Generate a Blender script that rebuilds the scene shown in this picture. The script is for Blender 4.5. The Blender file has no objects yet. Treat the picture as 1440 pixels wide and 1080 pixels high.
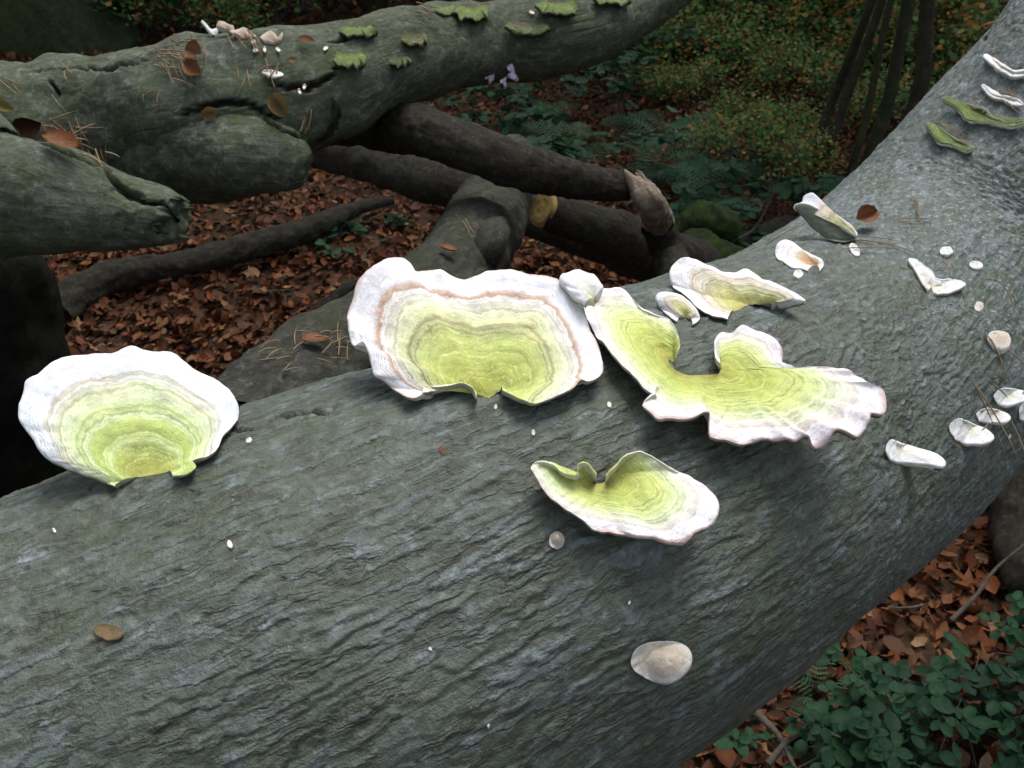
import bpy, math, random
import numpy as np
from mathutils import Vector, Matrix
from mathutils.bvhtree import BVHTree
S = bpy.context.scene
COL = S.collection
R = math.radians
rnd = random.Random(7)
# ------------------------------------------------------------------ camera
W0, H0, F = 1440.0, 1080.0, 1300.0
PITCH = R(33); CAM = Vector((0, 0, 1.65))
cd = bpy.data.cameras.new('camera'); cam = bpy.data.objects.new('camera', cd); COL.objects.link(cam)
cam.location = CAM; cam.rotation_euler = (R(90) - PITCH, 0, 0)
cd.sensor_width = 36; cd.lens = 36 * F / W0; cd.clip_start = 0.02; cd.clip_end = 500
cd.dof.use_dof = True; cd.dof.focus_distance = 0.80; cd.dof.aperture_fstop = 20.0
S.camera = cam
# ------------------------------------------------------------------ sky and sun (overcast)
SUN_EL, SUN_AZ = R(68), R(22)          # azimuth clockwise from +Y
w = bpy.data.worlds.new('World'); S.world = w; w.use_nodes = True
nt = w.node_tree; nt.nodes.clear()
sky = nt.nodes.new('ShaderNodeTexSky'); sky.sky_type = 'NISHITA'; sky.sun_disc = False
sky.sun_elevation = SUN_EL; sky.sun_rotation = SUN_AZ; sky.dust_density = 4; sky.air_density = 1.0; sky.ozone_density = 1
hs = nt.nodes.new('ShaderNodeHueSaturation'); hs.inputs['Saturation'].default_value = 0.42
bg = nt.nodes.new('ShaderNodeBackground'); bg.inputs['Strength'].default_value = 0.15
wo = nt.nodes.new('ShaderNodeOutputWorld')
nt.links.new(sky.outputs[0], hs.inputs['Color']); nt.links.new(hs.outputs[0], bg.inputs[0]); nt.links.new(bg.outputs[0], wo.inputs[0])
sl = bpy.data.lights.new('sun', 'SUN'); sl.energy = 1.15; sl.angle = R(30); sl.color = (1.0, 0.97, 0.93)
sun = bpy.data.objects.new('sun', sl); COL.objects.link(sun)
sd = Vector((math.sin(SUN_AZ) * math.cos(SUN_EL), math.cos(SUN_AZ) * math.cos(SUN_EL), math.sin(SUN_EL)))
sun.rotation_euler = sd.to_track_quat('Z', 'Y').to_euler()
S.view_settings.view_transform = 'Standard'; S.view_settings.look = 'None'
S.view_settings.exposure = 1.12; S.view_settings.gamma = 1.0
S.cycles.use_denoising = True
# ------------------------------------------------------------------ helpers
cf = Vector((0, math.cos(PITCH), -math.sin(PITCH))); cu = Vector((0, math.sin(PITCH), math.cos(PITCH))); cr = Vector((1, 0, 0))
def ray(x, y): return (cf + cr * ((x - 720) / F) - cu * ((y - 540) / F)).normalized()
def on_plane(x, y, p0, n):
    d = ray(x, y); k = d.dot(n)
    return CAM + d * ((p0 - CAM).dot(n) / k)
def on_ground(x, y, z=0.0): return on_plane(x, y, Vector((0, 0, z)), Vector((0, 0, 1)))
def at_depth(x, y, dist): return CAM + ray(x, y) * dist

_rs = np.random.RandomState(3); _perm = _rs.permutation(512).astype(np.int64)
_grad = _rs.normal(size=(512, 3)); _grad /= np.linalg.norm(_grad, axis=1)[:, None]
def noise(x, y, z=0.0):
    x = np.asarray(x, float); y = np.asarray(y, float); z = np.zeros_like(x) + z
    xi = np.floor(x).astype(np.int64); yi = np.floor(y).astype(np.int64); zi = np.floor(z).astype(np.int64)
    xf, yf, zf = x - xi, y - yi, z - zi
    s = lambda t: t * t * t * (t * (t * 6 - 15) + 10)
    u, v, ww = s(xf), s(yf), s(zf); out = 0
    for a in (0, 1):
        for b in (0, 1):
            for c in (0, 1):
                h = _perm[(_perm[(_perm[(xi + a) & 511] + yi + b) & 511] + zi + c) & 511]
                g = _grad[h]; d = g[..., 0] * (xf - a) + g[..., 1] * (yf - b) + g[..., 2] * (zf - c)
                out = out + d * (u if a else 1 - u) * (v if b else 1 - v) * (ww if c else 1 - ww)
    return out * 1.6
def fbm(x, y, z=0.0, o=4, g=0.5):
    t = 0; a = 1; f = 1
    for i in range(o): t = t + a * noise(x * f, y * f, z * f + i * 7.3); a *= g; f *= 2.03
    return t
def sstep(a, b, x): t = np.clip((x - a) / (b - a), 0, 1); return t * t * (3 - 2 * t)

def tag(o, label=None, cat=None, group=None, kind=None):
    if label: o['label'] = label
    if cat: o['category'] = cat
    if group: o['group'] = group
    if kind: o['kind'] = kind
    return o
def link(name, data, parent=None):
    o = bpy.data.objects.new(name, data); COL.objects.link(o)
    if parent: o.parent = parent; 
    return o
def empty(name, loc=(0, 0, 0)):
    o = link(name, None); o.location = loc; o.empty_display_size = 0.05; return o
def mesh_np(name, V, Fq, mat, uv=None, attrs=None, smooth=True):
    """V (n,3); Fq (m,3|4) ints; uv per vertex"""
    V = np.asarray(V, np.float32); Fq = np.asarray(Fq, np.int32)
    me = bpy.data.meshes.new(name); k = Fq.shape[1]
    me.vertices.add(len(V)); me.vertices.foreach_set('co', V.ravel())
    me.loops.add(Fq.size); me.loops.foreach_set('vertex_index', Fq.ravel())
    me.polygons.add(len(Fq)); me.polygons.foreach_set('loop_start', np.arange(0, Fq.size, k, dtype=np.int32))
    me.polygons.foreach_set('loop_total', np.full(len(Fq), k, np.int32))
    if smooth: me.polygons.foreach_set('use_smooth', np.ones(len(Fq), bool))
    me.update(calc_edges=True)
    if uv is not None:
        l = me.uv_layers.new(name='UVMap'); l.data.foreach_set('uv', np.asarray(uv, np.float32)[Fq.ravel()].ravel())
    for n, a in (attrs or {}).items():
        at = me.attributes.new(n, 'FLOAT', 'POINT'); at.data.foreach_set('value', np.asarray(a, np.float32))
    me.materials.append(mat); me.validate(); return me
def place(o, origin):
    """move the object's origin without moving the shape"""
    o.data.transform(Matrix.Translation(-Vector(origin))); o.location = Vector(origin)
    return o
def child(o, parent):
    o.parent = parent; o.matrix_parent_inverse = Matrix.Translation(-parent.location); return o
def crom(P, n, tq=None):
    """Catmull-Rom through rows of P, n samples by chord length of the first two columns"""
    P = np.asarray(P, float); m = len(P)
    E = np.vstack([2 * P[0] - P[1], P, 2 * P[-1] - P[-2]])
    d = np.sqrt(((P[1:, :2] - P[:-1, :2]) ** 2).sum(1)) + 1e-9
    cs = np.concatenate([[0], np.cumsum(d)]); t = np.linspace(0, cs[-1], n) if tq is None else tq
    i = np.clip(np.searchsorted(cs, t, side='right') - 1, 0, m - 2); f = ((t - cs[i]) / d[i])[:, None]
    p0, p1, p2, p3 = E[i], E[i + 1], E[i + 2], E[i + 3]
    return 0.5 * ((2 * p1) + (-p0 + p2) * f + (2 * p0 - 5 * p1 + 4 * p2 - p3) * f ** 2 + (-p0 + 3 * p1 - 3 * p2 + p3) * f ** 3)

# ------------------------------------------------------------------ materials
class NT:
    def __init__(s, name):
        s.m = bpy.data.materials.new(name); s.m.use_nodes = True; s.t = s.m.node_tree; s.t.nodes.clear()
        s.out = s.n('OutputMaterial'); s.b = s.n('BsdfPrincipled'); s.l(s.b.outputs[0], s.out.inputs[0])
        s.b.inputs['Roughness'].default_value = 0.9
        s.b.inputs['Specular IOR Level'].default_value = 0.25
    def n(s, t, **k):
        x = s.t.nodes.new('ShaderNode' + t)
        for a, v in k.items():
            if hasattr(x, a): setattr(x, a, v)
            else: x.inputs[a.replace('_', ' ')].default_value = v
        return x
    def l(s, a, b): s.t.links.new(a, b)
    def noise(s, vec, scale, detail=4, rough=0.55, dist=0.0):
        x = s.n('TexNoise', Scale=scale, Detail=detail, Roughness=rough, Distortion=dist)
        if vec is not None: s.l(vec, x.inputs['Vector'])
        return x.outputs['Fac']
    def ramp(s, fac, stops, interp='LINEAR'):
        x = s.n('ValToRGB'); e = x.color_ramp; e.interpolation = interp
        while len(e.elements) < len(stops): e.elements.new(0.5)
        for el, (p, c) in zip(e.elements, stops):
            el.position = p; el.color = (c, c, c, 1) if isinstance(c, (int, float)) else (*c, 1)
        s.l(fac, x.inputs[0]); return x.outputs[0]
    def mix(s, f, a, b, mode='MIX'):
        x = s.n('Mix', data_type='RGBA', blend_type=mode)
        for sock, v in ((0, f), (6, a), (7, b)):
            if hasattr(v, 'links') or hasattr(v, 'is_linked'): s.l(v, x.inputs[sock])
            elif sock == 0: x.inputs[0].default_value = v
            else: x.inputs[sock].default_value = (*v, 1)
        return x.outputs[2]
    def math(s, op, a, b=0.0, clamp=False):
        x = s.n('Math', operation=op, use_clamp=clamp)
        for i, v in enumerate((a, b)):
            if hasattr(v, 'is_linked'): s.l(v, x.inputs[i])
            else: x.inputs[i].default_value = v
        return x.outputs[0]
    def bump(s, h, strength=0.5, dist=0.002, prev=None):
        x = s.n('Bump', Strength=strength, Distance=dist); s.l(h, x.inputs['Height'])
        if prev is not None: s.l(prev, x.inputs['Normal'])
        return x.outputs[0]
    def attr(s, n): x = s.n('Attribute'); x.attribute_name = n; return x.outputs['Fac']
    def obj(s): return s.n('TexCoord').outputs['Object']
    def pos(s): return s.n('NewGeometry').outputs['Position']

def bark_mat(name, base, dark, green, pale, scale=1.0, greenamt=0.5, speck=0.0, wrink=False):
    t = NT(name); p = t.pos(); uvm = t.n('UVMap'); mp = t.n('Mapping'); t.l(uvm.outputs[0], mp.inputs[0])
    mp.inputs['Scale'].default_value = (1, 3.2, 1); mp.inputs['Rotation'].default_value = (0, 0, R(4))
    a = mp.outputs[0]
    n1 = t.noise(p, 9 * scale, 5, 0.6); n2 = t.noise(a, 26 * scale, 6, 0.65, 0.6); n3 = t.noise(p, 160 * scale, 4, 0.7)
    c = t.mix(t.ramp(n2, [(0.32, 0), (0.62, 1)]), dark, base)
    c = t.mix(t.math('MULTIPLY', t.ramp(t.noise(p, 70 * scale, 5, 0.75), [(0.52, 0), (0.66, 1)]), 0.75), c, pale)
    g = t.math('MULTIPLY', t.ramp(n1, [(0.40, 0), (0.66, 1)]), t.ramp(t.noise(p, 45 * scale, 5, 0.7), [(0.38, 0), (0.6, 1)]))
    c = t.mix(t.math('MULTIPLY', g, greenamt), c, green)
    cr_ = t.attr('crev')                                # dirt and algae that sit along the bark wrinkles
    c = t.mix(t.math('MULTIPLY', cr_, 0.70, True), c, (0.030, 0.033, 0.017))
    if speck:
        sp = t.ramp(t.noise(p, 210 * scale, 3, 0.6), [(0.56, 0), (0.64, 1)])
        c = t.mix(t.math('MULTIPLY', t.math('MULTIPLY', sp, t.attr('speck')), speck), c, (0.30, 0.36, 0.40))
    if wrink:
        m2 = t.n('Mapping'); t.l(uvm.outputs[0], m2.inputs[0]); m2.inputs['Rotation'].default_value = (0, 0, R(-7)); m2.inputs['Scale'].default_value = (17, 84, 1)
        dn = t.n('TexNoise', Scale=34, Detail=4, Roughness=0.6); t.l(p, dn.inputs['Vector'])
        va = t.n('VectorMath', operation='MULTIPLY_ADD'); t.l(dn.outputs['Color'], va.inputs[0]); va.inputs[1].default_value = (1.3, 1.5, 0); t.l(m2.outputs[0], va.inputs[2])
        w1 = t.noise(va.outputs[0], 1.0, 3, 0.55)
        line = t.ramp(w1, [(0.455, 0), (0.49, 1), (0.505, 1), (0.56, 0)])
        gate = t.ramp(t.noise(p, 22, 3, 0.6), [(0.38, 0.15), (0.56, 1)])
        fd = t.math('SUBTRACT', 1.0, t.math('MULTIPLY', t.attr('speck'), 0.8))
        line = t.math('MULTIPLY', t.math('MULTIPLY', line, gate), fd)
        c = t.mix(t.math('MULTIPLY', t.ramp(w1, [(0.50, 0.75), (0.62, 0)]), t.math('MULTIPLY', fd, 0.55)), c, (0.052, 0.060, 0.033))
        c = t.mix(t.math('MULTIPLY', line, 0.65), c, (0.026, 0.028, 0.016))
    ck = t.attr('crack'); c = t.mix(ck, c, (0.012, 0.009, 0.006))
    mot = t.ramp(n3, [(0.3, 0.62), (0.7, 1.25)])
    c = t.mix(0.8, c, mot, 'MULTIPLY')
    t.l(c, t.b.inputs['Base Color'])
    b = t.bump(n2, 0.5, 0.004)
    if wrink: b = t.bump(t.math('SUBTRACT', t.ramp(w1, [(0.47, 0), (0.60, 1)]), t.math('MULTIPLY', line, 0.6)), 0.6, 0.0017, b)
    b = t.bump(n3, 0.75, 0.0025, b); b = t.bump(t.noise(p, 420 * scale, 4, 0.65), 0.7, 0.0014, b)
    t.l(b, t.b.inputs['Normal']); t.b.inputs['Roughness'].default_value = 0.6 if wrink else 0.85; t.b.inputs['Specular IOR Level'].default_value = 0.4 if wrink else 0.12
    return t.m
M = {}
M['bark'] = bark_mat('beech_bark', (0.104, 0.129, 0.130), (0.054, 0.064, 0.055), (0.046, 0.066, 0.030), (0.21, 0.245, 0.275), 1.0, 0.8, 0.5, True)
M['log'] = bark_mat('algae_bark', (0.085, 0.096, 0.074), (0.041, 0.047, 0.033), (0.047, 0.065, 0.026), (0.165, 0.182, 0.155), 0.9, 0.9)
M['darkbark'] = bark_mat('dark_bark', (0.026, 0.022, 0.018), (0.009, 0.008, 0.006), (0.014, 0.021, 0.009), (0.060, 0.052, 0.044), 0.9, 0.6)  # tones lowered so the colour carries some shade under the forked log
M['limb'] = bark_mat('dark_limb_bark', (0.040, 0.041, 0.034), (0.017, 0.018, 0.014), (0.024, 0.031, 0.014), (0.085, 0.085, 0.078), 1.0, 0.8)  # darker, greyer version of the forked log's bark tones
M['shadebark'] = bark_mat('shade_black_bark', (0.008, 0.008, 0.007), (0.004, 0.004, 0.003), (0.006, 0.009, 0.004), (0.014, 0.014, 0.012), 0.9, 0.6)  # deep shade around the left stump, put into near-black bark tones
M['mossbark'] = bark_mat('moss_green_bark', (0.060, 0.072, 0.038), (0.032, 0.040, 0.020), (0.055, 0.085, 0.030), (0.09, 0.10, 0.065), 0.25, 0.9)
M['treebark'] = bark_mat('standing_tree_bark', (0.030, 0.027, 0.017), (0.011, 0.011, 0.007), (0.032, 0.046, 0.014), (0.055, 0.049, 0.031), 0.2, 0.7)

def cap_mat(name, stops, warp=0.05, spots=0.35, ring=1.0, pale=True):
    t = NT(name); uv = t.n('UVMap').outputs[0]; sep = t.n('SeparateXYZ'); t.l(uv, sep.inputs[0]); p = t.pos()
    big = t.noise(p, 38, 3, 0.5); fine = t.noise(p, 220, 4, 0.6)
    r = t.math('ADD', sep.outputs[1], t.math('MULTIPLY', t.math('SUBTRACT', big, 0.5), warp * 2))
    r = t.math('ADD', r, t.math('MULTIPLY', t.math('SUBTRACT', fine, 0.5), 0.06))
    stops = [(p_, (a_ * .76 + .012, b_ * .745 + .012, c_ * .75 + .035)) for p_, (a_, b_, c_) in stops]
    if pale: stops = [(p_, tuple(q_ * (1 - k_) + k_ * w_ for q_, w_ in zip(c_, (.62, .64, .50)))) for p_, c_ in stops for k_ in ((.11 if .15 < p_ < .74 else .06),)]
    c = t.ramp(r, stops)
    tint = t.ramp(t.noise(p, 24, 3, 0.6), [(0.35, (.94, .97, 1.0)), (0.65, (1.0, .97, .975))]); c = t.mix(1.0, c, tint, 'MULTIPLY')
    cmb = t.n('CombineXYZ'); t.l(t.math('MULTIPLY', r, 42), cmb.inputs[0]); t.l(t.math('MULTIPLY', big, 1.5), cmb.inputs[1])
    rings = t.noise(cmb.outputs[0], 1.0, 2, 0.5)
    rr = t.ramp(rings, [(0.30, 0.62), (0.5, 1.0), (0.62, 1.12)])
    amt = t.ramp(r, [(0.05, 0.15), (0.3, 0.45), (0.5, 0.85), (0.74, 0.85), (0.84, 0.15), (1, 0.1)]); amt = t.math('MULTIPLY', amt, ring)
    c = t.mix(amt, c, t.mix(1.0, c, rr, 'MULTIPLY'))
    # pale fuzz lines along some zones
    pl = t.ramp(rings, [(0.60, 0), (0.68, 1)]); c = t.mix(t.math('MULTIPLY', pl, 0.32), c, (0.80, 0.83, 0.66))
    sp = t.ramp(t.noise(p, 330, 2, 0.5), [(0.70, 0), (0.74, 1)])
    sp = t.math('MULTIPLY', t.math('MULTIPLY', sp, t.ramp(r, [(0.55, 1), (0.8, 0)])), spots)
    c = t.mix(sp, c, (0.16, 0.17, 0.03))
    c = t.mix(0.5, c, t.ramp(t.noise(p, 650, 3, 0.7), [(0.3, 0.8), (0.7, 1.1)]), 'MULTIPLY')
    c = t.mix(t.ramp(r, [(.6, .75), (.85, .35)]), c, t.ramp(t.noise(p, 85, 5, 0.75), [(0.32, 0.74), (0.6, 1.06)]), 'MULTIPLY')
    mo = t.math('MULTIPLY', t.ramp(t.noise(p, 60, 6, 0.8, 1.0), [(0.50, 0), (0.68, 1)]), t.ramp(r, [(0.08, .9), (0.5, .7), (.75, .15), (1, .0)]))
    c = t.mix(t.math('MULTIPLY', mo, 0.6), c, t.mix(1.0, c, (.74, .80, .50), 'MULTIPLY'))
    dt = t.math('MULTIPLY', t.ramp(t.noise(p, 30, 5, 0.7), [(0.56, 0), (0.74, 1)]), 0.14)
    c = t.mix(dt, c, (.50, .50, .46))
    t.l(c, t.b.inputs['Base Color'])
    b = t.bump(rings, 0.45, 0.0022); b = t.bump(fine, 0.4, 0.002, b); b = t.bump(t.noise(p, 900, 3, 0.7), 0.5, 0.0009, b)
    t.l(b, t.b.inputs['Normal']); t.b.inputs['Roughness'].default_value = 0.95; t.b.inputs['Specular IOR Level'].default_value = 0.1
    t.b.inputs['Subsurface Weight'].default_value = 0.0
    return t.m
WH = (0.84, 0.85, 0.86); CW = (0.80, 0.86, 0.86); TAN = (0.52, 0.36, 0.24)
M['capA'] = cap_mat('cap_pale_blue_rim', [(0, (.34, .36, .03)), (.12, (.40, .44, .05)), (.20, (.44, .52, .08)), (.25, (.62, .74, .28)), (.30, (.42, .54, .08)),
    (.40, (.50, .62, .13)), (.44, (.72, .82, .42)), (.50, (.55, .67, .22)), (.60, (.74, .82, .50)), (.66, (.62, .66, .34)), (.70, (.82, .86, .66)), (.735, (.80, .83, .70)),
    (.755, (.50, .42, .28)), (.785, CW), (1, CW)])
M['capB'] = cap_mat('cap_brown_ringed', [(0, (.34, .36, .02)), (.10, (.42, .46, .04)), (.30, (.50, .58, .09)), (.42, (.58, .66, .17)), (.50, (.52, .54, .22)), (.53, (.36, .34, .12)), (.56, (.66, .72, .34)),
    (.64, (.76, .78, .50)), (.70, (.78, .76, .62)), (.745, (.82, .80, .74)), (.765, TAN), (.79, (.62, .46, .34)), (.82, WH), (.97, WH), (1.0, (.66, .52, .46))])
M['capC'] = cap_mat('cap_green_flared', [(0, (.38, .36, .04)), (.10, (.42, .45, .04)), (.35, (.47, .56, .07)), (.50, (.58, .66, .16)), (.60, (.60, .70, .26)), (.68, (.72, .80, .45)), (.76, (.80, .84, .62)),
    (.82, (.68, .62, .54)), (.855, (.82, .82, .80)), (.965, (.84, .82, .84)), (1, (.62, .46, .42))], 0.06)
M['capD'] = cap_mat('cap_white_buff', [(0, (.44, .40, .07)), (.2, (.50, .52, .13)), (.36, (.62, .62, .28)), (.44, (.52, .46, .24)), (.5, (.74, .72, .50)), (.6, (.74, .66, .52)), (.66, (.58, .46, .34)), (.72, (.80, .76, .68)), (.8, WH), (1, WH)], 0.07)
M['capE'] = cap_mat('cap_all_white', [(0, (.55, .50, .30)), (.2, (.72, .72, .58)), (.5, (.78, .80, .76)), (.85, WH), (1, WH)], 0.12, 0.1, 0.5)
M['capF'] = cap_mat('cap_rusty_base', [(0, (.34, .18, .05)), (.3, (.50, .30, .10)), (.45, (.62, .48, .28)), (.55, (.80, .80, .76)), (1, WH)], 0.06, 0.2)
M['capT'] = cap_mat('cap_tan', [(0, (.34, .25, .14)), (.5, (.46, .37, .24)), (.9, (.56, .48, .35)), (1, (.60, .54, .42))], 0.3, 0.5, 0.3, False)
M['capG'] = cap_mat('cap_mossy', [(0, (0.072, 0.058, 0.007)), (.3, (0.108, 0.137, 0.007)), (.6, (0.144, 0.209, 0.014)), (.85, (0.108, 0.158, 0.014)), (1, (0.122, 0.158, 0.022))], 0.25, 0.9, pale=False)
M['capH'] = cap_mat('cap_mossy_dark', [(0, (.03, .02, .0)), (.3, (.07, .06, .0)), (.6, (.09, .10, .01)), (.85, (.08, .11, .01)), (1, (.12, .14, .02))], 0.3, 0.9, pale=False)
M['capJ'] = cap_mat('cap_cream', [(0, (.66, .57, .43)), (.4, (.67, .57, .42)), (.75, (.68, .60, .47)), (.92, (.76, .74, .66)), (1, (.8, .8, .76))], 0.3, 0.1, 0.12)
def simple(name, col, col2=None, scale=40, rough=0.85, bump=0.3, spec=0.25, bd=0.002):
    t = NT(name); p = t.pos(); n = t.noise(p, scale, 5, 0.6)
    t.l(t.mix(t.ramp(n, [(0.35, 0), (0.65, 1)]), col, col2 or tuple(c * 0.6 for c in col)), t.b.inputs['Base Color'])
    t.l(t.bump(t.noise(p, scale * 5, 4, 0.6), bump, bd), t.b.inputs['Normal'])
    t.b.inputs['Roughness'].default_value = rough; t.b.inputs['Specular IOR Level'].default_value = spec; return t.m
M['under'] = simple('shaded_underside', (.13, .145, .115), (.09, .105, .075), 90)  # cream pore colour darkened, the underside's shade is in the tone
M['pore_brown'] = simple('brown_underside', (.05, .04, .022), (.03, .025, .014), 90)
M['pore'] = simple('pore_surface', (.52, .50, .40), (.40, .40, .30), 120)
M['needle'] = simple('pine_needle', (.24, .17, .10), (.13, .085, .05), 60)
M['wood'] = bark_mat('bare_wood', (.21, .165, .125), (.11, .085, .062), (.10, .09, .05), (.30, .25, .20), .8, .3)
M['cutwood'] = simple('cut_wood', (.26, .18, .06), (.17, .13, .05), 60)
M['flake'] = simple('pale_flake', (.70, .66, .58), (.50, .42, .34), 150)
M['lilac'] = simple('lilac_fungus', (.62, .54, .66), (.34, .26, .36), 200)
M['scab'] = simple('brown_scab', (.14, .085, .05), (.08, .07, .03), 120)
M['moss'] = simple('moss', (.040, .070, .014), (.022, .024, .018), 26, 0.95, 0.9, 0.1, 0.012)
M['twig'] = simple('twig_bark', (.10, .085, .065), (.05, .045, .035), 60)
M['soil'] = simple('forest_floor_soil', (0.054, 0.031, 0.018), (0.026, 0.018, 0.011), 12, 0.95, 0.8, 0.1, 0.02)
M['beetle'] = simple('rust_mark', (.22, .03, .02), (.12, .02, .01), 200)
def leaf_mat(name, stops, trans=0.25, rough=0.55):
    t = NT(name); g = t.n('NewGeometry'); rp = g.outputs['Random Per Island']
    c = t.ramp(rp, stops)
    c = t.mix(0.6, c, t.ramp(t.noise(g.outputs['Position'], 110, 5, 0.8), [(0.3, 0.35), (0.7, 1.35)]), 'MULTIPLY')
    t.l(c, t.b.inputs['Base Color']); t.b.inputs['Roughness'].default_value = rough; t.b.inputs['Specular IOR Level'].default_value = 0.12
    if trans:
        tr = t.n('BsdfTranslucent'); t.l(c, tr.inputs[0]); mx = t.n('MixShader', Fac=trans)
        t.l(t.b.outputs[0], mx.inputs[1]); t.l(tr.outputs[0], mx.inputs[2]); t.l(mx.outputs[0], t.out.inputs[0])
    t.l(t.bump(t.noise(g.outputs['Position'], 120, 3, 0.6), 0.4, 0.003), t.b.inputs['Normal'])
    return t.m
M['litter'] = leaf_mat('fallen_leaves', [(0, (0.034, 0.015, 0.009)), (.25, (0.075, 0.026, 0.012)), (.45, (0.133, 0.043, 0.017)), (.6, (0.064, 0.032, 0.017)), (.75, (0.179, 0.059, 0.021)), (.86, (0.116, 0.052, 0.025)), (.95, (0.208, 0.097, 0.039)), (1, (0.255, 0.161, 0.093))], 0.0, 0.6)
M['rust'] = leaf_mat('rust_leaf', [(0, (0.088, 0.029, 0.011)), (.5, (0.120, 0.044, 0.016)), (1, (0.152, 0.064, 0.024))], 0.05, 0.5)
M['rustdark'] = leaf_mat('dark_rust_leaf', [(0, (.06, .022, .014)), (1, (.09, .032, .018))], 0.0, 0.5)
M['green'] = leaf_mat('bramble_green', [(0, (.013, .042, .020)), (.5, (.022, .066, .032)), (.85, (.034, .080, .030)), (1, (.055, .09, .022))])
M['greendark'] = leaf_mat('dark_bramble_green', [(0, (0.010, 0.034, 0.019)), (.6, (0.017, 0.050, 0.026)), (1, (0.048, 0.060, 0.014))])
M['fern'] = leaf_mat('fern_green', [(0, (0.027, 0.081, 0.044)), (.6, (0.044, 0.117, 0.066)), (1, (0.060, 0.133, 0.062))])
M['mixleaf'] = leaf_mat('undergrowth_leaf', [(0, (0.043, 0.096, 0.035)), (.4, (0.078, 0.176, 0.052)), (.68, (0.125, 0.240, 0.064)), (.80, (0.354, 0.225, 0.057)), (.9, (0.177, 0.096, 0.043)), (1, (0.424, 0.176, 0.057))])
M['autumn'] = leaf_mat('autumn_leaf', [(0, (0.031, 0.070, 0.020)), (.4, (0.066, 0.109, 0.026)), (.62, (0.175, 0.141, 0.031)), (.84, (0.371, 0.175, 0.032)), (1, (0.524, 0.197, 0.032))])
M['bracken'] = leaf_mat('dry_bracken', [(0, (0.105, 0.068, 0.030)), (.5, (0.165, 0.105, 0.045)), (1, (0.075, 0.083, 0.030))])
print('materials ok')

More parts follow.
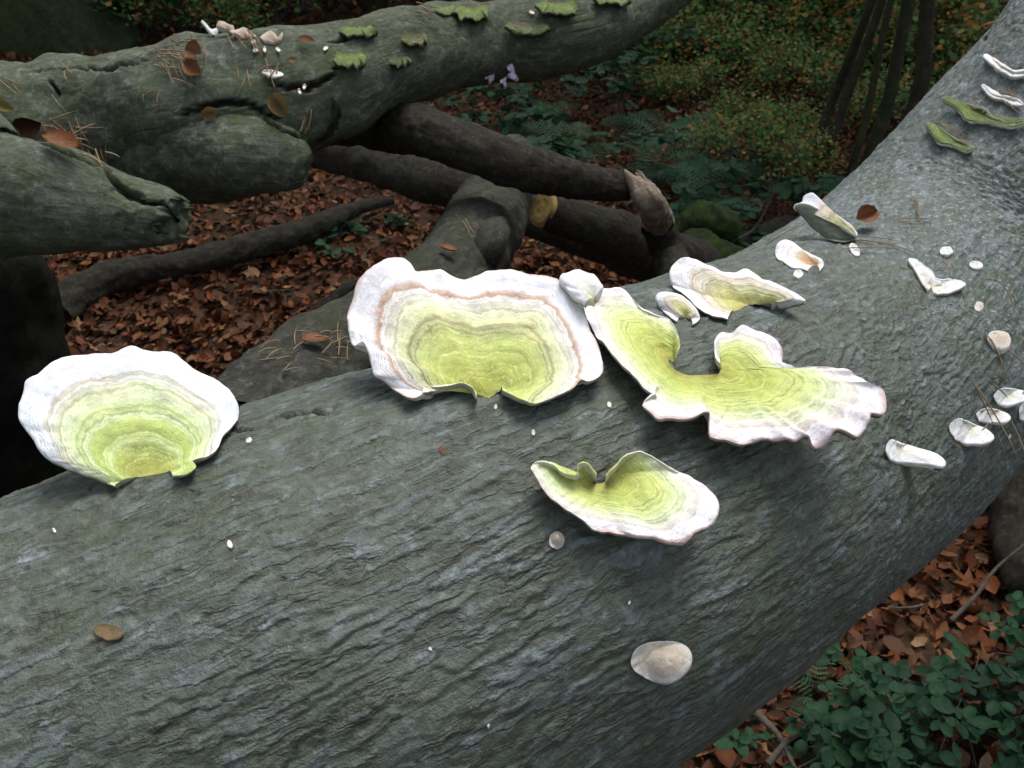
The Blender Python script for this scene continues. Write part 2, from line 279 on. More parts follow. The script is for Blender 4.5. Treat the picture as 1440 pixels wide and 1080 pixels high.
# ------------------------------------------------------------------ tubes (trunks, logs, branches)
def sil(U, L, r):
    """centre of a round section of radius r whose outline is seen at U and at L"""
    a, b = ray(*U), ray(*L); half = a.angle(b) / 2
    return tuple(CAM + (a + b).normalized() * (r / math.sin(half))) + (r,)
SURF = {}
def frames(C):
    T = np.gradient(C, axis=0); T /= np.linalg.norm(T, axis=1)[:, None]
    A = np.array(CAM)[None] - C; A -= (A * T).sum(1)[:, None] * T; A /= np.linalg.norm(A, axis=1)[:, None]
    return T, A, np.cross(T, A)
def tube(name, st, mat, nl=120, na=64, disp=None, focus=1.0, caps=(False, True), cracks=(), crackw=0.004, crackd=0.008, rag=0.0, bvh=None, crev=None, lump=0.05, seed=0.0, smth=0.0, uvis=None):
    st = np.array(st, float)
    Q = crom(np.c_[np.zeros(len(st)), st][:, 1:], nl) if False else None
    # chord length in 3D: prepend cumulative length as the parameter
    P = st[:, :3]; d = np.r_[0, np.cumsum(np.linalg.norm(np.diff(P, axis=0), axis=1))]
    tq = None
    full = crom(np.c_[d, np.zeros(len(d)), st], nl)[:, 2:]
    if smth:
        k_ = int(nl * smth); kr = np.hanning(2 * k_ + 1); kr /= kr.sum(); pd = np.pad(full, ((k_, k_), (0, 0)), mode='reflect', reflect_type='odd')
        full = np.stack([np.convolve(pd[:, c_], kr, 'valid') for c_ in range(4)], 1)
    if uvis:
        cl = np.r_[0, np.cumsum(np.linalg.norm(np.diff(full[:, :3], axis=0), axis=1))]
        a_, b_ = uvis; k1 = int(nl * .05); k2 = int(nl * .04)
        tq = np.r_[np.linspace(0, a_, k1, endpoint=False), np.linspace(a_, b_, nl - k1 - k2, endpoint=False), np.linspace(b_, cl[-1], k2)]
        full = np.stack([np.interp(tq, cl, full[:, c_]) for c_ in range(4)], 1)
        for _ in range(3): full[1:-1] = (full[:-2] + 2 * full[1:-1] + full[2:]) / 4
    C, Rr = full[:, :3], full[:, 3]; u = np.r_[0, np.cumsum(np.linalg.norm(np.diff(C, axis=0), axis=1))]
    T, A, B = frames(C)
    s = np.linspace(-1, 1, na, endpoint=False); th = np.pi * np.sign(s) * (np.abs(s) ** focus)
    # round ends
    nc = 7
    def cap(i, sgn):
        k = np.linspace(0, 1, nc + 1)[1:]; out = []
        for q in k:
            out.append((C[i] + T[i] * sgn * Rr[i] * 0.45 * math.sin(q * math.pi / 2), Rr[i] * max(0.02, math.cos(q * math.pi / 2)), T[i], A[i], B[i], u[i] + sgn * Rr[i] * 0.6 * q))
        return out
    rows = [(C[i], Rr[i], T[i], A[i], B[i], u[i]) for i in range(nl)]
    if caps[0]: rows = cap(0, -1)[::-1] + rows
    if caps[1]: rows = rows + cap(nl - 1, 1)
    Cc = np.array([r[0] for r in rows]); RR = np.array([r[1] for r in rows]); AA = np.array([r[3] for r in rows]); BB = np.array([r[4] for r in rows]); UU = np.array([r[5] for r in rows])
    N = np.cos(th)[None, :, None] * AA[:, None] + np.sin(th)[None, :, None] * BB[:, None]
    Rm = np.mean(Rr)
    ug = np.repeat(UU[:, None], na, 1); vg = np.repeat((th * Rm)[None], len(UU), 0)
    Px = Cc[:, None] + N * RR[:, None, None]
    low = lump * RR[:, None] * fbm(Px[..., 0] * 1.1 / Rm + seed, Px[..., 1] * 1.1 / Rm, Px[..., 2] * 1.1 / Rm, 3)
    Px = Px + N * low[..., None]
    if rag:
        w_ = sstep(UU[-1] - 1.6 * Rm, UU[-1], ug)
        Tt = np.array([r[2] for r in rows])
        Px = Px + Tt[:, None] * (w_ * rag * fbm(Px[..., 0] * 28, Px[..., 1] * 28, Px[..., 2] * 28, 3))[..., None]
    crevA = np.zeros(ug.shape); hh = np.zeros(ug.shape)
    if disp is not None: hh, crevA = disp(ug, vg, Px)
    crack = np.zeros(ug.shape)
    if bvh or cracks:
        base = Px.reshape(-1, 3)
        idx0 = quads(len(UU), na)
        tree = BVHTree.FromPolygons([Vector(v) for v in base], [tuple(q) for q in idx0]) if (cracks and len(base) < 60000) else SURF.get(bvh)
        for poly in cracks:
            wd = crackw
            if isinstance(poly[0], (int, float)): wd, poly = poly[0], poly[1]
            pts = crom([(x + 0.0, y + 0.0) for x, y in poly], max(8, int(len(poly) * 9)))
            H = []
            for i, (x, y) in enumerate(pts):
                jx = 2.0 * noise(np.array([x * 0.11]), np.array([y * 0.13]), 5.5)[0]
                h = tree.ray_cast(CAM, ray(x + jx * 1.5, y + jx * 2.4))
                if h[0] is not None: H.append(np.array(h[0]))
            if len(H) < 2: continue
            H = np.array(H); dm = np.full(len(base), 9.0)
            lo, hi = H.min(0) - wd * 3, H.max(0) + wd * 3
            ins = np.where(((base > lo) & (base < hi)).all(1))[0]
            for k in range(len(H) - 1):
                a, b = H[k], H[k + 1]; ab = b - a; tt = np.clip(((base[ins] - a) @ ab) / (ab @ ab + 1e-12), 0, 1)
                e = np.linalg.norm(base[ins] - (a + tt[:, None] * ab), axis=1)
                wk = wd * (0.45 + 0.75 * math.sin(math.pi * min(1, (k + 1) / len(H))) )
                dm[ins] = np.minimum(dm[ins], e / wk)
            crack = np.maximum(crack, (1 - sstep(0.45, 1.0, dm)).reshape(ug.shape))
    Px = Px + N * (hh - crackd * crack)[..., None]
    speck = sstep(3.0, 3.5, ug)
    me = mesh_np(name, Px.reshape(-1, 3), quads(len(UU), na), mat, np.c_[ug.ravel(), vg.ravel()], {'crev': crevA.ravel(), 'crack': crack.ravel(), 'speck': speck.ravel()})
    o = link(name, me)
    return o, C
def quads(n, m, wrap=True):
    i = np.arange(n - 1)[:, None]; j = np.arange(m if wrap else m - 1)[None]; k = (j + 1) % m
    return np.stack([i * m + j, i * m + k, (i + 1) * m + k, (i + 1) * m + j], -1).reshape(-1, 4)
def bvh_of(o, extra=()):
    me = o.data; n = len(me.vertices); co = np.empty(n * 3, np.float32); me.vertices.foreach_get('co', co)
    co = co.reshape(-1, 3); q = np.empty(len(me.loops), np.int32); me.loops.foreach_get('vertex_index', q)
    return BVHTree.FromPolygons(co.tolist(), q.reshape(-1, 4).tolist())

# ---- main fallen beech trunk
TR = [sil((1440, 1), (1750, 395), .236), sil((1200, 247), (1500, 592), .222), sil((1050, 362), (1345, 745), .213),
      sil((900, 422), (1228, 848), .210), sil((700, 466), (1050, 1015), .212), sil((350, 574), (700, 1250), .222), sil((0, 702), (290, 1450), .228), sil((-350, 832), (-90, 1650), .235)]
TR = TR[::-1]
def ext(st, d, dr, dz, first):
    """carry the trunk on past the frame"""
    a, b = (np.array(st[0]), np.array(st[1])) if first else (np.array(st[-1]), np.array(st[-2]))
    t = (a - b)[:3]; t /= np.linalg.norm(t)
    if dz is not None: t[2] = dz
    t /= np.linalg.norm(t)
    return tuple(a[:3] + t * d) + (a[3] + dr,)
L1 = ext(TR, 0.5, 0.02, -0.25, True); TR = [L1] + TR
L2 = ext(TR, 0.8, 0.03, -0.55, True); TR = [L2] + TR
L3 = ext(TR, 0.9, 0.04, -0.62, True); TR = [L3] + TR
R1 = ext(TR, 0.45, 0.01, None, False); TR = TR + [R1]
R2 = ext(TR, 1.4, 0.05, -0.15, False); TR = TR + [R2]
def trunk_disp(u, v, P):
    vis0 = 2.35
    fade = 1 - 0.72 * sstep(3.15, 3.75, u)
    # long wavy terraces: bark wrinkles that run with the stem
    wu = u + 0.05 * fbm(u * 5, v * 5, 3.0, 3)
    wv = v + 0.13 * (u - 3.0) + 0.016 * fbm(u * 6.5, v * 8, 1.0, 3) + 0.0080 * fbm(u * 40, v * 46, 8.0, 4)
    ph = wv / 0.0112 + 0.9 * noise(wu * 6, v * 18, 4.0)
    fr = ph - np.floor(ph); row = np.floor(ph)
    saw = fr ** 1.4 * (1 - sstep(0.86, 1.0, fr))
    msk = sstep(-0.3, 0.2, noise(wu * 13 + row * 3.7, row * 5.3, 2.0))
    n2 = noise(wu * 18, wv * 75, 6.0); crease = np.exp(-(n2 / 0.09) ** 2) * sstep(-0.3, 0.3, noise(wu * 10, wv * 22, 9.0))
    n3 = fbm(u * 55, v * 85, 5.0, 3)
    big = fbm(u * 3.0, v * 4.0, 7.0, 2)
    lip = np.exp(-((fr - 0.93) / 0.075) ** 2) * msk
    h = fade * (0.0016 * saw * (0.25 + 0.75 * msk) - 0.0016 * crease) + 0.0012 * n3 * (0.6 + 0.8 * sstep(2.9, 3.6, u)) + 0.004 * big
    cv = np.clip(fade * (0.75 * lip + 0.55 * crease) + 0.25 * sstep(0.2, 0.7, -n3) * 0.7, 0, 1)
    return h, cv
UV_ = (2.0, 4.65)
low_o, _ = tube('trunk_guide', TR, M['bark'], 800, 300, trunk_disp, focus=1.45, lump=0.03, seed=1.0, smth=.035, caps=(True, True), uvis=UV_)
SURF['trunk'] = bvh_of(low_o); bpy.data.objects.remove(low_o)
_p = np.array(TR)[:, :3]; print('trunk u', np.round(np.r_[0, np.cumsum(np.linalg.norm(np.diff(_p, axis=0), axis=1))], 2))
cracksT = [(0.0028, [(378, 588), (410, 584), (440, 577), (456, 580), (474, 572)]), (0.002, [(300, 612), (330, 604), (356, 606)]), (0.003, [(425, 520), (440, 532), (470, 515), (495, 485)])]
trunk_e = empty('fallen_beech_trunk', (0.3, 0.8, 0.0))
tag(trunk_e, 'long grey green fallen beech trunk crossing the picture with wrinkled bark and many pale fungi', 'tree trunk')
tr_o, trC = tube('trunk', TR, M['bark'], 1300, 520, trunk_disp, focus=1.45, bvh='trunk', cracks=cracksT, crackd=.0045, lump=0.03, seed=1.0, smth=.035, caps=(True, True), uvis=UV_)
child(tr_o, trunk_e)
print('trunk ok')
# ------------------------------------------------------------------ the forked log behind
def pxs(lst): return [sil(a, b, r) for a, b, r in lst]
def log_disp(amp=0.0012, fq=1.0):
    def f(u, v, P):
        n3 = fbm(P[..., 0] * 70 * fq, P[..., 1] * 70 * fq, P[..., 2] * 70 * fq, 4)
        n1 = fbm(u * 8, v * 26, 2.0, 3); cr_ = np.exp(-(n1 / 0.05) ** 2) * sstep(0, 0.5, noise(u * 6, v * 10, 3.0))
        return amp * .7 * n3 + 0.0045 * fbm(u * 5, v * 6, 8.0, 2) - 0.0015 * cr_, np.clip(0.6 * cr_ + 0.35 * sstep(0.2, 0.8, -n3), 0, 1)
    return f
LA = pxs([((0, 94), (-20, 345), .165), ((150, 86), (150, 300), .140), ((290, 48), (330, 262), .128), ((410, 46), (480, 200), .098), ((550, 13), (598, 138), .085), ((700, 4), (726, 113), .078),
          ((800, -4), (838, 96), .072), ((880, -24), (918, 44), .058), ((980, -75), (1005, -15), .05)])
LA = [ext(LA, 0.9, 0.03, -0.25, True)] + LA; LA = [ext(LA, 0.9, 0.03, -0.4, True)] + LA
LA = LA + [ext(LA, 0.8, -0.01, 0.1, False)]; 
LB = pxs([((70, 150), (70, 292), .092), ((180, 150), (180, 290), .092), ((270, 144), (274, 288), .090), ((350, 154), (354, 280), .077), ((412, 180), (416, 266), .054)])
LB = [tuple(np.array(p[:3]) * f_ + np.array(CAM) * (1 - f_)) + (p[3] * f_,) for p, f_ in zip(LB, (1.02, 1.0, .97, .94, .93))]
LC = pxs([((-160, 120), (-160, 366), .118), ((0, 176), (0, 360), .088), ((100, 212), (100, 356), .069), ((190, 252), (190, 350), .047), ((240, 272), (238, 338), .031)])
LC = [ext(LC, 0.8, 0.03, -0.1, True)] + LC
def guide(name, st, **k):
    o, c = tube(name + '_guide', st, M['log'], 140, 72, **k); SURF[name] = bvh_of(o); bpy.data.objects.remove(o); return c
guide('A', LA, lump=0.10, seed=2.0, smth=.04); guide('B', LB, lump=0.09, seed=3.0); guide('C', LC, lump=0.12, seed=4.0)
forked = tag(empty('forked_log', (-0.6, 1.6, 0)), 'mossy grey fallen log with two broken stubs lying behind the white fungi at upper left', 'log')
crA = [(0.006, [(255, 160), (290, 152), (310, 145), (350, 148), (372, 160), (392, 168)]), (0.006, [(385, 118), (420, 124), (450, 118), (480, 95)]), (0.004, [(50, 98), (110, 96), (170, 92), (235, 66), (285, 52)]),
       (0.004, [(465, 60), (490, 50), (510, 44)]), (0.004, [(70, 115), (82, 130)])]
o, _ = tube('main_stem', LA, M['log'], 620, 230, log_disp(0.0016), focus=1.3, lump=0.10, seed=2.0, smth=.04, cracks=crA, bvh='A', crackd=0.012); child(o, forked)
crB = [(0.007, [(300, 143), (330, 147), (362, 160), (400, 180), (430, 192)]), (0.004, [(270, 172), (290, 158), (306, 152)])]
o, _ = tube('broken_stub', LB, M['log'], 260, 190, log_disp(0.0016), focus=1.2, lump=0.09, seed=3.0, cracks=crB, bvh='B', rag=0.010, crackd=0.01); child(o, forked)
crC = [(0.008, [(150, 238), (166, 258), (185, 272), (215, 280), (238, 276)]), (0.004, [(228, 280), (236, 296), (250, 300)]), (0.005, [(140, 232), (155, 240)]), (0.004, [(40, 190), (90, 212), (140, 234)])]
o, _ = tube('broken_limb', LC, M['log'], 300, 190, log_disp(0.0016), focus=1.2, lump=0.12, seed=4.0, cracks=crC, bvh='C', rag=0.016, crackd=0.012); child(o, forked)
# splinters on the broken ends
def splinters(axis_pts, r, n, L, parent, seed, mat='log'):
    rg = random.Random(seed); a, b = Vector(axis_pts[0]), Vector(axis_pts[1]); d = (b - a).normalized(); x = d.orthogonal().normalized(); y = d.cross(x)
    for i in range(n):
        th = i * 2 * math.pi / n + rg.uniform(-.3, .3); o_ = b + (x * math.cos(th) + y * math.sin(th)) * r * rg.uniform(.55, .95) - d * .02
        l = L * rg.uniform(.4, 1.0); w_ = r * rg.uniform(.18, .42); t_ = (x * -math.sin(th) + y * math.cos(th)); nr = (x * math.cos(th) + y * math.sin(th))
        V = []
        for k, (f, ww) in enumerate([(0, 1), (.4, .85), (.75, .5 + rg.uniform(-.2, .2)), (1, .08)]):
            c = o_ + d * (l * f) + nr * (rg.uniform(-.1, .05) * l * f)
            V += [c - t_ * w_ * ww + t_ * rg.uniform(-.1, .1) * w_, c + nr * .005 * (1.2 - f), c + t_ * w_ * ww, c - nr * .005 * (1.2 - f)]
        o = link('splinter', mesh_np('splinter', V, quads(4, 4), M[mat], smooth=False)); child(o, parent)
ec = [np.array(q[:3]) for q in LC[-2:]]
splinters(ec, LC[-1][3], 9, .055, forked, 5)
splinters([ec[0], ec[1] - (ec[1] - ec[0]) * .25], LC[-1][3] * 1.1, 7, .05, forked, 6)
# dark standing stump under the left limb
def vstump(name, x, y, z0, z1, r0, r1, mat, nl=60, na=60, seed=0.0, lump=0.1, rag=0.0, tilt=(0, 0)):
    st = [(x + tilt[0] * k, y + tilt[1] * k, z0 + (z1 - z0) * k, r0 + (r1 - r0) * k + (r0 * .35 if k == 0 else 0)) for k in (0, .12, .35, .7, 1)]
    return tube(name, st, mat, nl, na, log_disp(0.002), lump=lump, seed=seed, rag=rag)
g = at_depth(-5, 500, 1.72)
o, _ = vstump('dark_stump', g.x - .03, g.y + .02, -0.05, 1.02, .125, .125, M['shadebark'], 120, 90, 5.0)
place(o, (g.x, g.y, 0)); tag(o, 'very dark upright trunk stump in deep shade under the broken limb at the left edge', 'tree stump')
# ---- limb of the big trunk that reaches up to the dark logs
LH = [tuple(at_depth(330, 640, 1.02)) + (.075,), tuple(at_depth(440, 545, 1.12)) + (.077,)] + pxs([((470, 430), (590, 520), .072), ((588, 352), (690, 415), .069), ((640, 282), (738, 325), .075), ((668, 232), (748, 262), .073), ((684, 215), (752, 235), .070)])
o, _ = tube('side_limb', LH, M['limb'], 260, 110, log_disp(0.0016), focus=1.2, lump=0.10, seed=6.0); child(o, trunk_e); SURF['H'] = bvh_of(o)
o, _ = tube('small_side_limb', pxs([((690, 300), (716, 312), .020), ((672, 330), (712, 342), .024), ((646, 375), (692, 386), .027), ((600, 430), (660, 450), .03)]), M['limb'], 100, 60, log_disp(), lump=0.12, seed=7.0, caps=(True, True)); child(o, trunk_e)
# ---- dark logs crossing behind
def log_obj(name, st, mat, label, cat='log', nl=160, na=80, group=None, **k):
    o, _ = tube(name, st, mat, nl, na, log_disp(0.0018), **k)
    place(o, st[len(st) // 2][:3]); tag(o, label, cat, group); SURF[label[:12]] = bvh_of(o) if False else None
    return o
LD = pxs([((430, 90), (420, 200), .078), ((540, 130), (522, 206), .064), ((640, 162), (614, 230), .054), ((745, 203), (722, 264), .048), ((830, 234), (821, 282), .038), ((885, 246), (879, 282), .029)])
LD = [tuple(np.array(p[:3]) * .82 + np.array(CAM) * .18) + (p[3] * .82,) for p in LD]
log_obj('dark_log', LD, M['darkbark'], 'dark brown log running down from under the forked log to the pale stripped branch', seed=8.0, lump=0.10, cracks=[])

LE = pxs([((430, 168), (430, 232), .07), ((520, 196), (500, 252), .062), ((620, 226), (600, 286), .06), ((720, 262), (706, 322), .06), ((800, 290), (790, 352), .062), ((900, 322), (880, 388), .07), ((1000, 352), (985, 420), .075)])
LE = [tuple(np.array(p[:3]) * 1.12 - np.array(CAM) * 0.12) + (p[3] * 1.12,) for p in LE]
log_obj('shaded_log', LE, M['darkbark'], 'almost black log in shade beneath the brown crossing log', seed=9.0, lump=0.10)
LG = pxs([((772, 268), (768, 322), .052), ((830, 286), (820, 345), .054), ((900, 306), (880, 372), .058), ((990, 340), (970, 410), .062)])
LG = [tuple(np.array(p[:3]) * f_ + np.array(CAM) * (1 - f_)) + (p[3] * f_,) for p, f_ in zip(LG, (.92, .99, 1.12, 1.3))]
sawn = tag(empty('sawn_log', LG[0][:3]), 'dark log whose round ochre cut end faces left beneath the crossing logs', 'log')
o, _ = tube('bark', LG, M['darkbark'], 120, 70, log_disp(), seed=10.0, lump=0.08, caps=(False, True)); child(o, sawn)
def disc(name, c, n, r, mat, parent=None, th=0.006, seed=0):
    n = Vector(n).normalized(); q = n.to_track_quat('Z', 'Y'); V = []; Fs = []; m = 40; rings = 7
    for i in range(rings + 1):
        for j in range(m):
            a = j * 2 * math.pi / m; rr = r * (i / rings) * (1 + 0.05 * math.sin(2 * a + seed) + 0.03 * math.sin(5 * a))
            h = th * (0.6 * math.sin(i * 2.1) * 0.25 + 0.3 * float(noise(np.array([i * 1.1]), np.array([j * 0.7]))[0]))
            if i == rings: h -= th * 1.5
            V.append(Vector(c) + q @ Vector((rr * math.cos(a), rr * math.sin(a), h)))
    return link(name, mesh_np(name, V, quads(rings + 1, m), mat), parent)
c0, c1 = Vector(LG[0][:3]), Vector(LG[1][:3]); nn = (c0 - c1).normalized() * .8 + (CAM - c0).normalized() * .45
o = disc('cut_end', c0 + nn.normalized() * 0.022, nn, .050, M['cutwood']); child(o, sawn)
# broken branch: stripped pale wood above, bark below
BF = pxs([((880, 264), (912, 250), .025), ((896, 293), (933, 276), .029), ((905, 322), (950, 312), .035), ((918, 365), (966, 352), .038), ((930, 420), (985, 405), .042), ((935, 480), (998, 465), .046)])
BF = [tuple(np.array(p[:3]) * 0.90 + np.array(CAM) * 0.10) + (p[3] * 0.90,) for p in BF]
bb = tag(empty('broken_branch', BF[-1][:3]), 'broken branch with pale stripped wood on top standing between the dark logs', 'branch')
o, _ = tube('bark', BF[2:], M['darkbark'], 90, 60, log_disp(), seed=11.0, lump=0.06, caps=(True, True)); child(o, bb)
o, _ = tube('stripped_wood', [p[:3] + (p[3] * .93,) for p in BF[2::-1]], M['wood'], 60, 50, log_disp(0.002), seed=12.0, lump=0.14, caps=(True, True), rag=.045); child(o, bb)
splinters([BF[1][:3], BF[0][:3]], BF[0][3], 8, .045, bb, 9, 'wood')
splinters([BF[1][:3], BF[2][:3]], BF[2][3] * 1.15, 8, .03, bb, 10, 'darkbark')
# ---- branches on the litter
def ground_st(lst):
    out = []
    for x, y, wd, z in lst:
        p = on_ground(x, y, z); r = wd / 2 / F * (p - CAM).length; out.append((p.x, p.y, z + r * 0.5, r))
    return out
log_obj('fallen_branch', ground_st([(80, 455, 44, 0), (112, 428, 46, 0), (165, 398, 40, .03), (250, 380, 33, .04), (330, 362, 34, .04), (400, 342, 34, .05), (455, 322, 32, .05), (505, 297, 20, .05), (552, 284, 9, .05)]),
        M['darkbark'], 'dark bent branch lying on the leaf litter below the forked log', 'branch', 170, 50, seed=13.0, lump=0.16)
log_obj('thin_branch', ground_st([(345, 545, 18, 0), (390, 500, 18, .03), (440, 455, 16, .05), (478, 415, 16, .06), (520, 392, 12, .06)]), M['darkbark'], 'thin dark branch on the litter left of the central white fungus', 'branch', 90, 30, seed=14.0, lump=0.16)
log_obj('wood_piece', ground_st([(398, 488, 24, .05), (412, 478, 30, .05), (424, 474, 26, .05)]), M['log'], 'short grey piece of wood on the litter beside the side limb', 'wood piece', 40, 30, seed=14.5, lump=0.2)
for k, (pts, lab) in enumerate([([(960, 330, 30, .05), (985, 318, 46, .1), (1010, 322, 44, .1), (1030, 335, 30, .05)], 'small mossy stump lump behind the broken branch'),
                                ([(940, 365, 30, .0), (975, 352, 40, .05), (1010, 368, 40, .05), (1050, 385, 36, .0)], 'low rounded wood lump at the far edge of the big trunk'),
                                ([(1030, 350, 30, .0), (1070, 342, 34, .0), (1110, 322, 24, .0)], 'short dark log half buried beyond the big trunk')]):
    log_obj('mossy_stump' if k < 2 else 'short_log', ground_st(pts), M['moss' if k < 2 else 'darkbark'], lab, 'stump' if k < 2 else 'log', 60, 40, seed=15.0 + k, lump=0.2)
log_obj('dark_root', ground_st([(1470, 560, 60, .1), (1430, 680, 60, .05), (1425, 760, 55, 0), (1450, 840, 60, 0)]), M['darkbark'], 'dark mossy log beyond the big trunk at the right edge', 'log', 90, 50, seed=19.0, lump=0.15)
def twig(name, pts3, r, label, group=None, mat='twig', seed=0, cat='twig'):
    st = [tuple(p) + (r * (1 - 0.6 * i / (len(pts3) - 1)),) for i, p in enumerate(pts3)]
    o, _ = tube(name, st, M[mat], max(12, len(st) * 6), 8, lump=0.1, seed=seed); place(o, pts3[0]); return tag(o, label, cat, group)
def gp(*l): return [on_ground(x, y, z) for x, y, z in l]
twig('twig', gp((1338, 872, .06), (1372, 838, .10), (1400, 800, .14), (1445, 762, .2)), .006, 'thin bare grey twig slanting over the litter at lower right')
twig('twig', gp((1040, 335, .1), (1062, 320, .15), (1085, 275, .3), (1082, 235, .45)), .006, 'dark upright twig with a bend rising behind the low stumps')
twig('twig', gp((1048, 290, .05), (1075, 284, .12), (1092, 268, .2)), .005, 'short dark twig reaching left behind the low stumps')
twig('twig', gp((1148, 305, .05), (1130, 265, .25), (1122, 215, .45), (1112, 198, .5)), .004, 'pale curved twig rising just beyond the big trunk')
twig('twig', gp((1080, 1075, .03), (1110, 1040, .05), (1150, 1020, .05)), .008, 'brown twig on the litter at the bottom edge')
twig('twig', gp((1060, 1000, .03), (1095, 1035, .04), (1120, 1085, .05)), .009, 'brown bark covered twig below the big trunk at the bottom')
for k in range(26):
    x, y = (rnd.uniform(110, 640), rnd.uniform(230, 510)) if k < 16 else (rnd.uniform(1150, 1440), rnd.uniform(800, 1070)); a = rnd.uniform(0, 6.28); l = rnd.uniform(.08, .28); p = on_ground(x, y, .03)
    q = [p + Vector((math.cos(a) * l * f, math.sin(a) * l * f, rnd.uniform(0, .02))) + Vector((rnd.gauss(0, .006), rnd.gauss(0, .006), 0)) for f in (0, .33, .66, 1)]
    twig('litter_twig', q, rnd.uniform(.002, .004), 'thin broken twig lying in the brown litter ' + ('left of centre' if k < 16 else 'at the lower right'), 'twigs in the litter ' + ('at left' if k < 16 else 'at right'), 'twig', k)
print('logs ok')

# ------------------------------------------------------------------ bracket fungi
NCL = {}
def tophit(x, y, surf):
    best = (None, None); bd = 9e9
    for s in surf:
        h = SURF[s].ray_cast(CAM, ray(x, y))
        if h[0] is not None and h[3] < bd: best = (h[0], h[1]); bd = h[3]
    return best
def bracket(name, label, rim, mat, surf=('trunk',), tau=0.2, side=0.0, t0=0.02, e=0.0022, dome=0.006, wav=0.0, wf=40, ns=180, nr=46, group=None, cup=0.0, hub=None, split=False, zend=None, normal=None, hubpx=None, seed=0.0, lift=0.0, jit=0.6, clamp=True, gap=0.14, sm=0.06, cat='bracket fungus', pmat='pore'):
    """rim rows: x, y[, hub_x, hub_y[, height]]; the fan runs from its point of attachment to the rim"""
    rows = []
    for q in rim:
        q = list(q)
        if len(q) == 2: q += list(hub)
        if len(q) == 4: q.append(0.0)
        rows.append(q)
    Q = crom(rows, ns); s = np.linspace(0, 1, ns)
    ln = np.r_[0, np.cumsum(np.hypot(np.diff(Q[:, 0]), np.diff(Q[:, 1])))]
    closed = math.hypot(rim[0][0] - rim[-1][0], rim[0][1] - rim[-1][1]) < .5
    if closed: jit = 0
    Q[:, 0] += jit * fbm(ln * .06 + seed, ln * 0 + 1.7, 0.0, 3) * 1.6; Q[:, 1] += jit * fbm(ln * .06 + seed, ln * 0 + 9.7, 0.0, 3) * 1.6
    hx, hy = (hubpx or (np.mean([r[2] for r in rows]), np.mean([r[3] for r in rows])))
    P0, N0 = tophit(hx, hy, surf)
    if P0 is None: print('NO HIT', name, hx, hy); P0 = at_depth(hx, hy, 1.0)
    P0 = P0 + Vector((0, 0, lift))
    toc = (CAM - P0); toc.z = 0; toc.normalize(); rt = Vector((toc.y, -toc.x, 0))     # rt: away to the left seen from the camera
    n = Vector(normal).normalized() if normal else (Vector((0, 0, 1)) + toc * math.tan(tau) + rt * -math.tan(side)).normalized()
    na_ = np.array(n)
    rim3 = np.array([on_plane(x, y, P0 + n * (h / 1000), n) for x, y, _, _, h in Q])
    kk = max(3, int(ns * sm)); QQ = np.c_[Q[:, :2], Q[:, 4]]; pad = np.r_[QQ[-kk - 1:-1], QQ, QQ[1:kk + 1]] if closed else np.pad(QQ, ((kk, kk), (0, 0)), mode='reflect', reflect_type='odd')
    kr = np.hanning(2 * kk + 1); kr /= kr.sum(); Qs = np.stack([np.convolve(pad[:, c_], kr, 'valid') for c_ in range(3)], 1)
    rims = np.array([on_plane(x, y, P0 + n * (h * .5 / 1000), n) for x, y, h in Qs]); hub3 = np.array([on_plane(a, b, P0, n) for _, _, a, b, _ in Q])
    rr = 1 - (1 - np.linspace(0, 1, nr)) ** 1.25; rr[0] = 0.0
    G = hub3[None] * (1 - rr)[:, None, None] + rims[None] * rr[:, None, None] + (rim3 - rims)[None] * (rr ** 4.6)[:, None, None]
    size = np.max(np.linalg.norm(rim3 - hub3, axis=1))
    u, v = np.meshgrid(rr, s, indexing='ij'); Lq = ln.copy()
    if closed: Lq = np.minimum(ln, ln[-1] - ln)
    L = Lq[None] / 1000 + u * 0
    z = (dome * np.cos(np.pi / 2 * u) if closed else dome * np.sin(np.pi * u ** 0.9)) - cup * np.sin(np.pi * u)
    if closed: wav *= .5
    z += wav * u ** 4.0 * np.sin(L * wf * 6.28 + 3.0 * noise(L * 12, u * 1.2, seed)) 
    z += wav * 0.5 * u ** 3 * noise(L * 55, u * 3, 2.0 + seed)
    zz = size * 0.012 * fbm(G[..., 0] / size * 5, G[..., 1] / size * 5, G[..., 2] / size * 5 + seed, 3); z += zz * 1.2
    z += size * 0.0030 * (noise(u * 11 + 0.35 * noise(L * 12, u * 3, 4.0), L * 1.5, 3.0 + seed)) * (1 - u ** 6) * 1.6   # growth zones
    z -= e * (1 - np.sqrt(np.clip(1 - (np.clip((u - .95) / .05, 0, 1)) ** 2, 0, 1)))
    top = G + na_ * z[..., None]
    if clamp:
        cnt = 0
        T = top.reshape(-1, 3); uf = u.ravel()
        for i in range(len(T)):
            mg = 0.0012 + gap * size * uf[i] ** 1.2
            d = Vector(T[i]) - CAM; D = d.length; d /= D
            for sname in surf:
                h = SURF[sname].ray_cast(CAM, d, D + mg)
                if h[0] is not None and h[3] < D + mg:
                    T[i] = np.array(CAM + d * (h[3] - mg)); cnt += 1; break
        NCL[label[:40]] = round(cnt / len(T), 2)
        top = T.reshape(top.shape)
    th = e * 2 + t0 * (1 - u) ** 0.8 * (1 + 0.12 * noise(L * 8, u * 2, 7.0)) + 0 * u
    bot = top - na_ * th[..., None] + 0.0
    inn = (hub3 - rim3); inn /= np.linalg.norm(inn, axis=1)[:, None] + 1e-9
    bot = bot + inn[None] * (e * 0.6 * (u > .98))[..., None]
    ze = np.ones(ns)
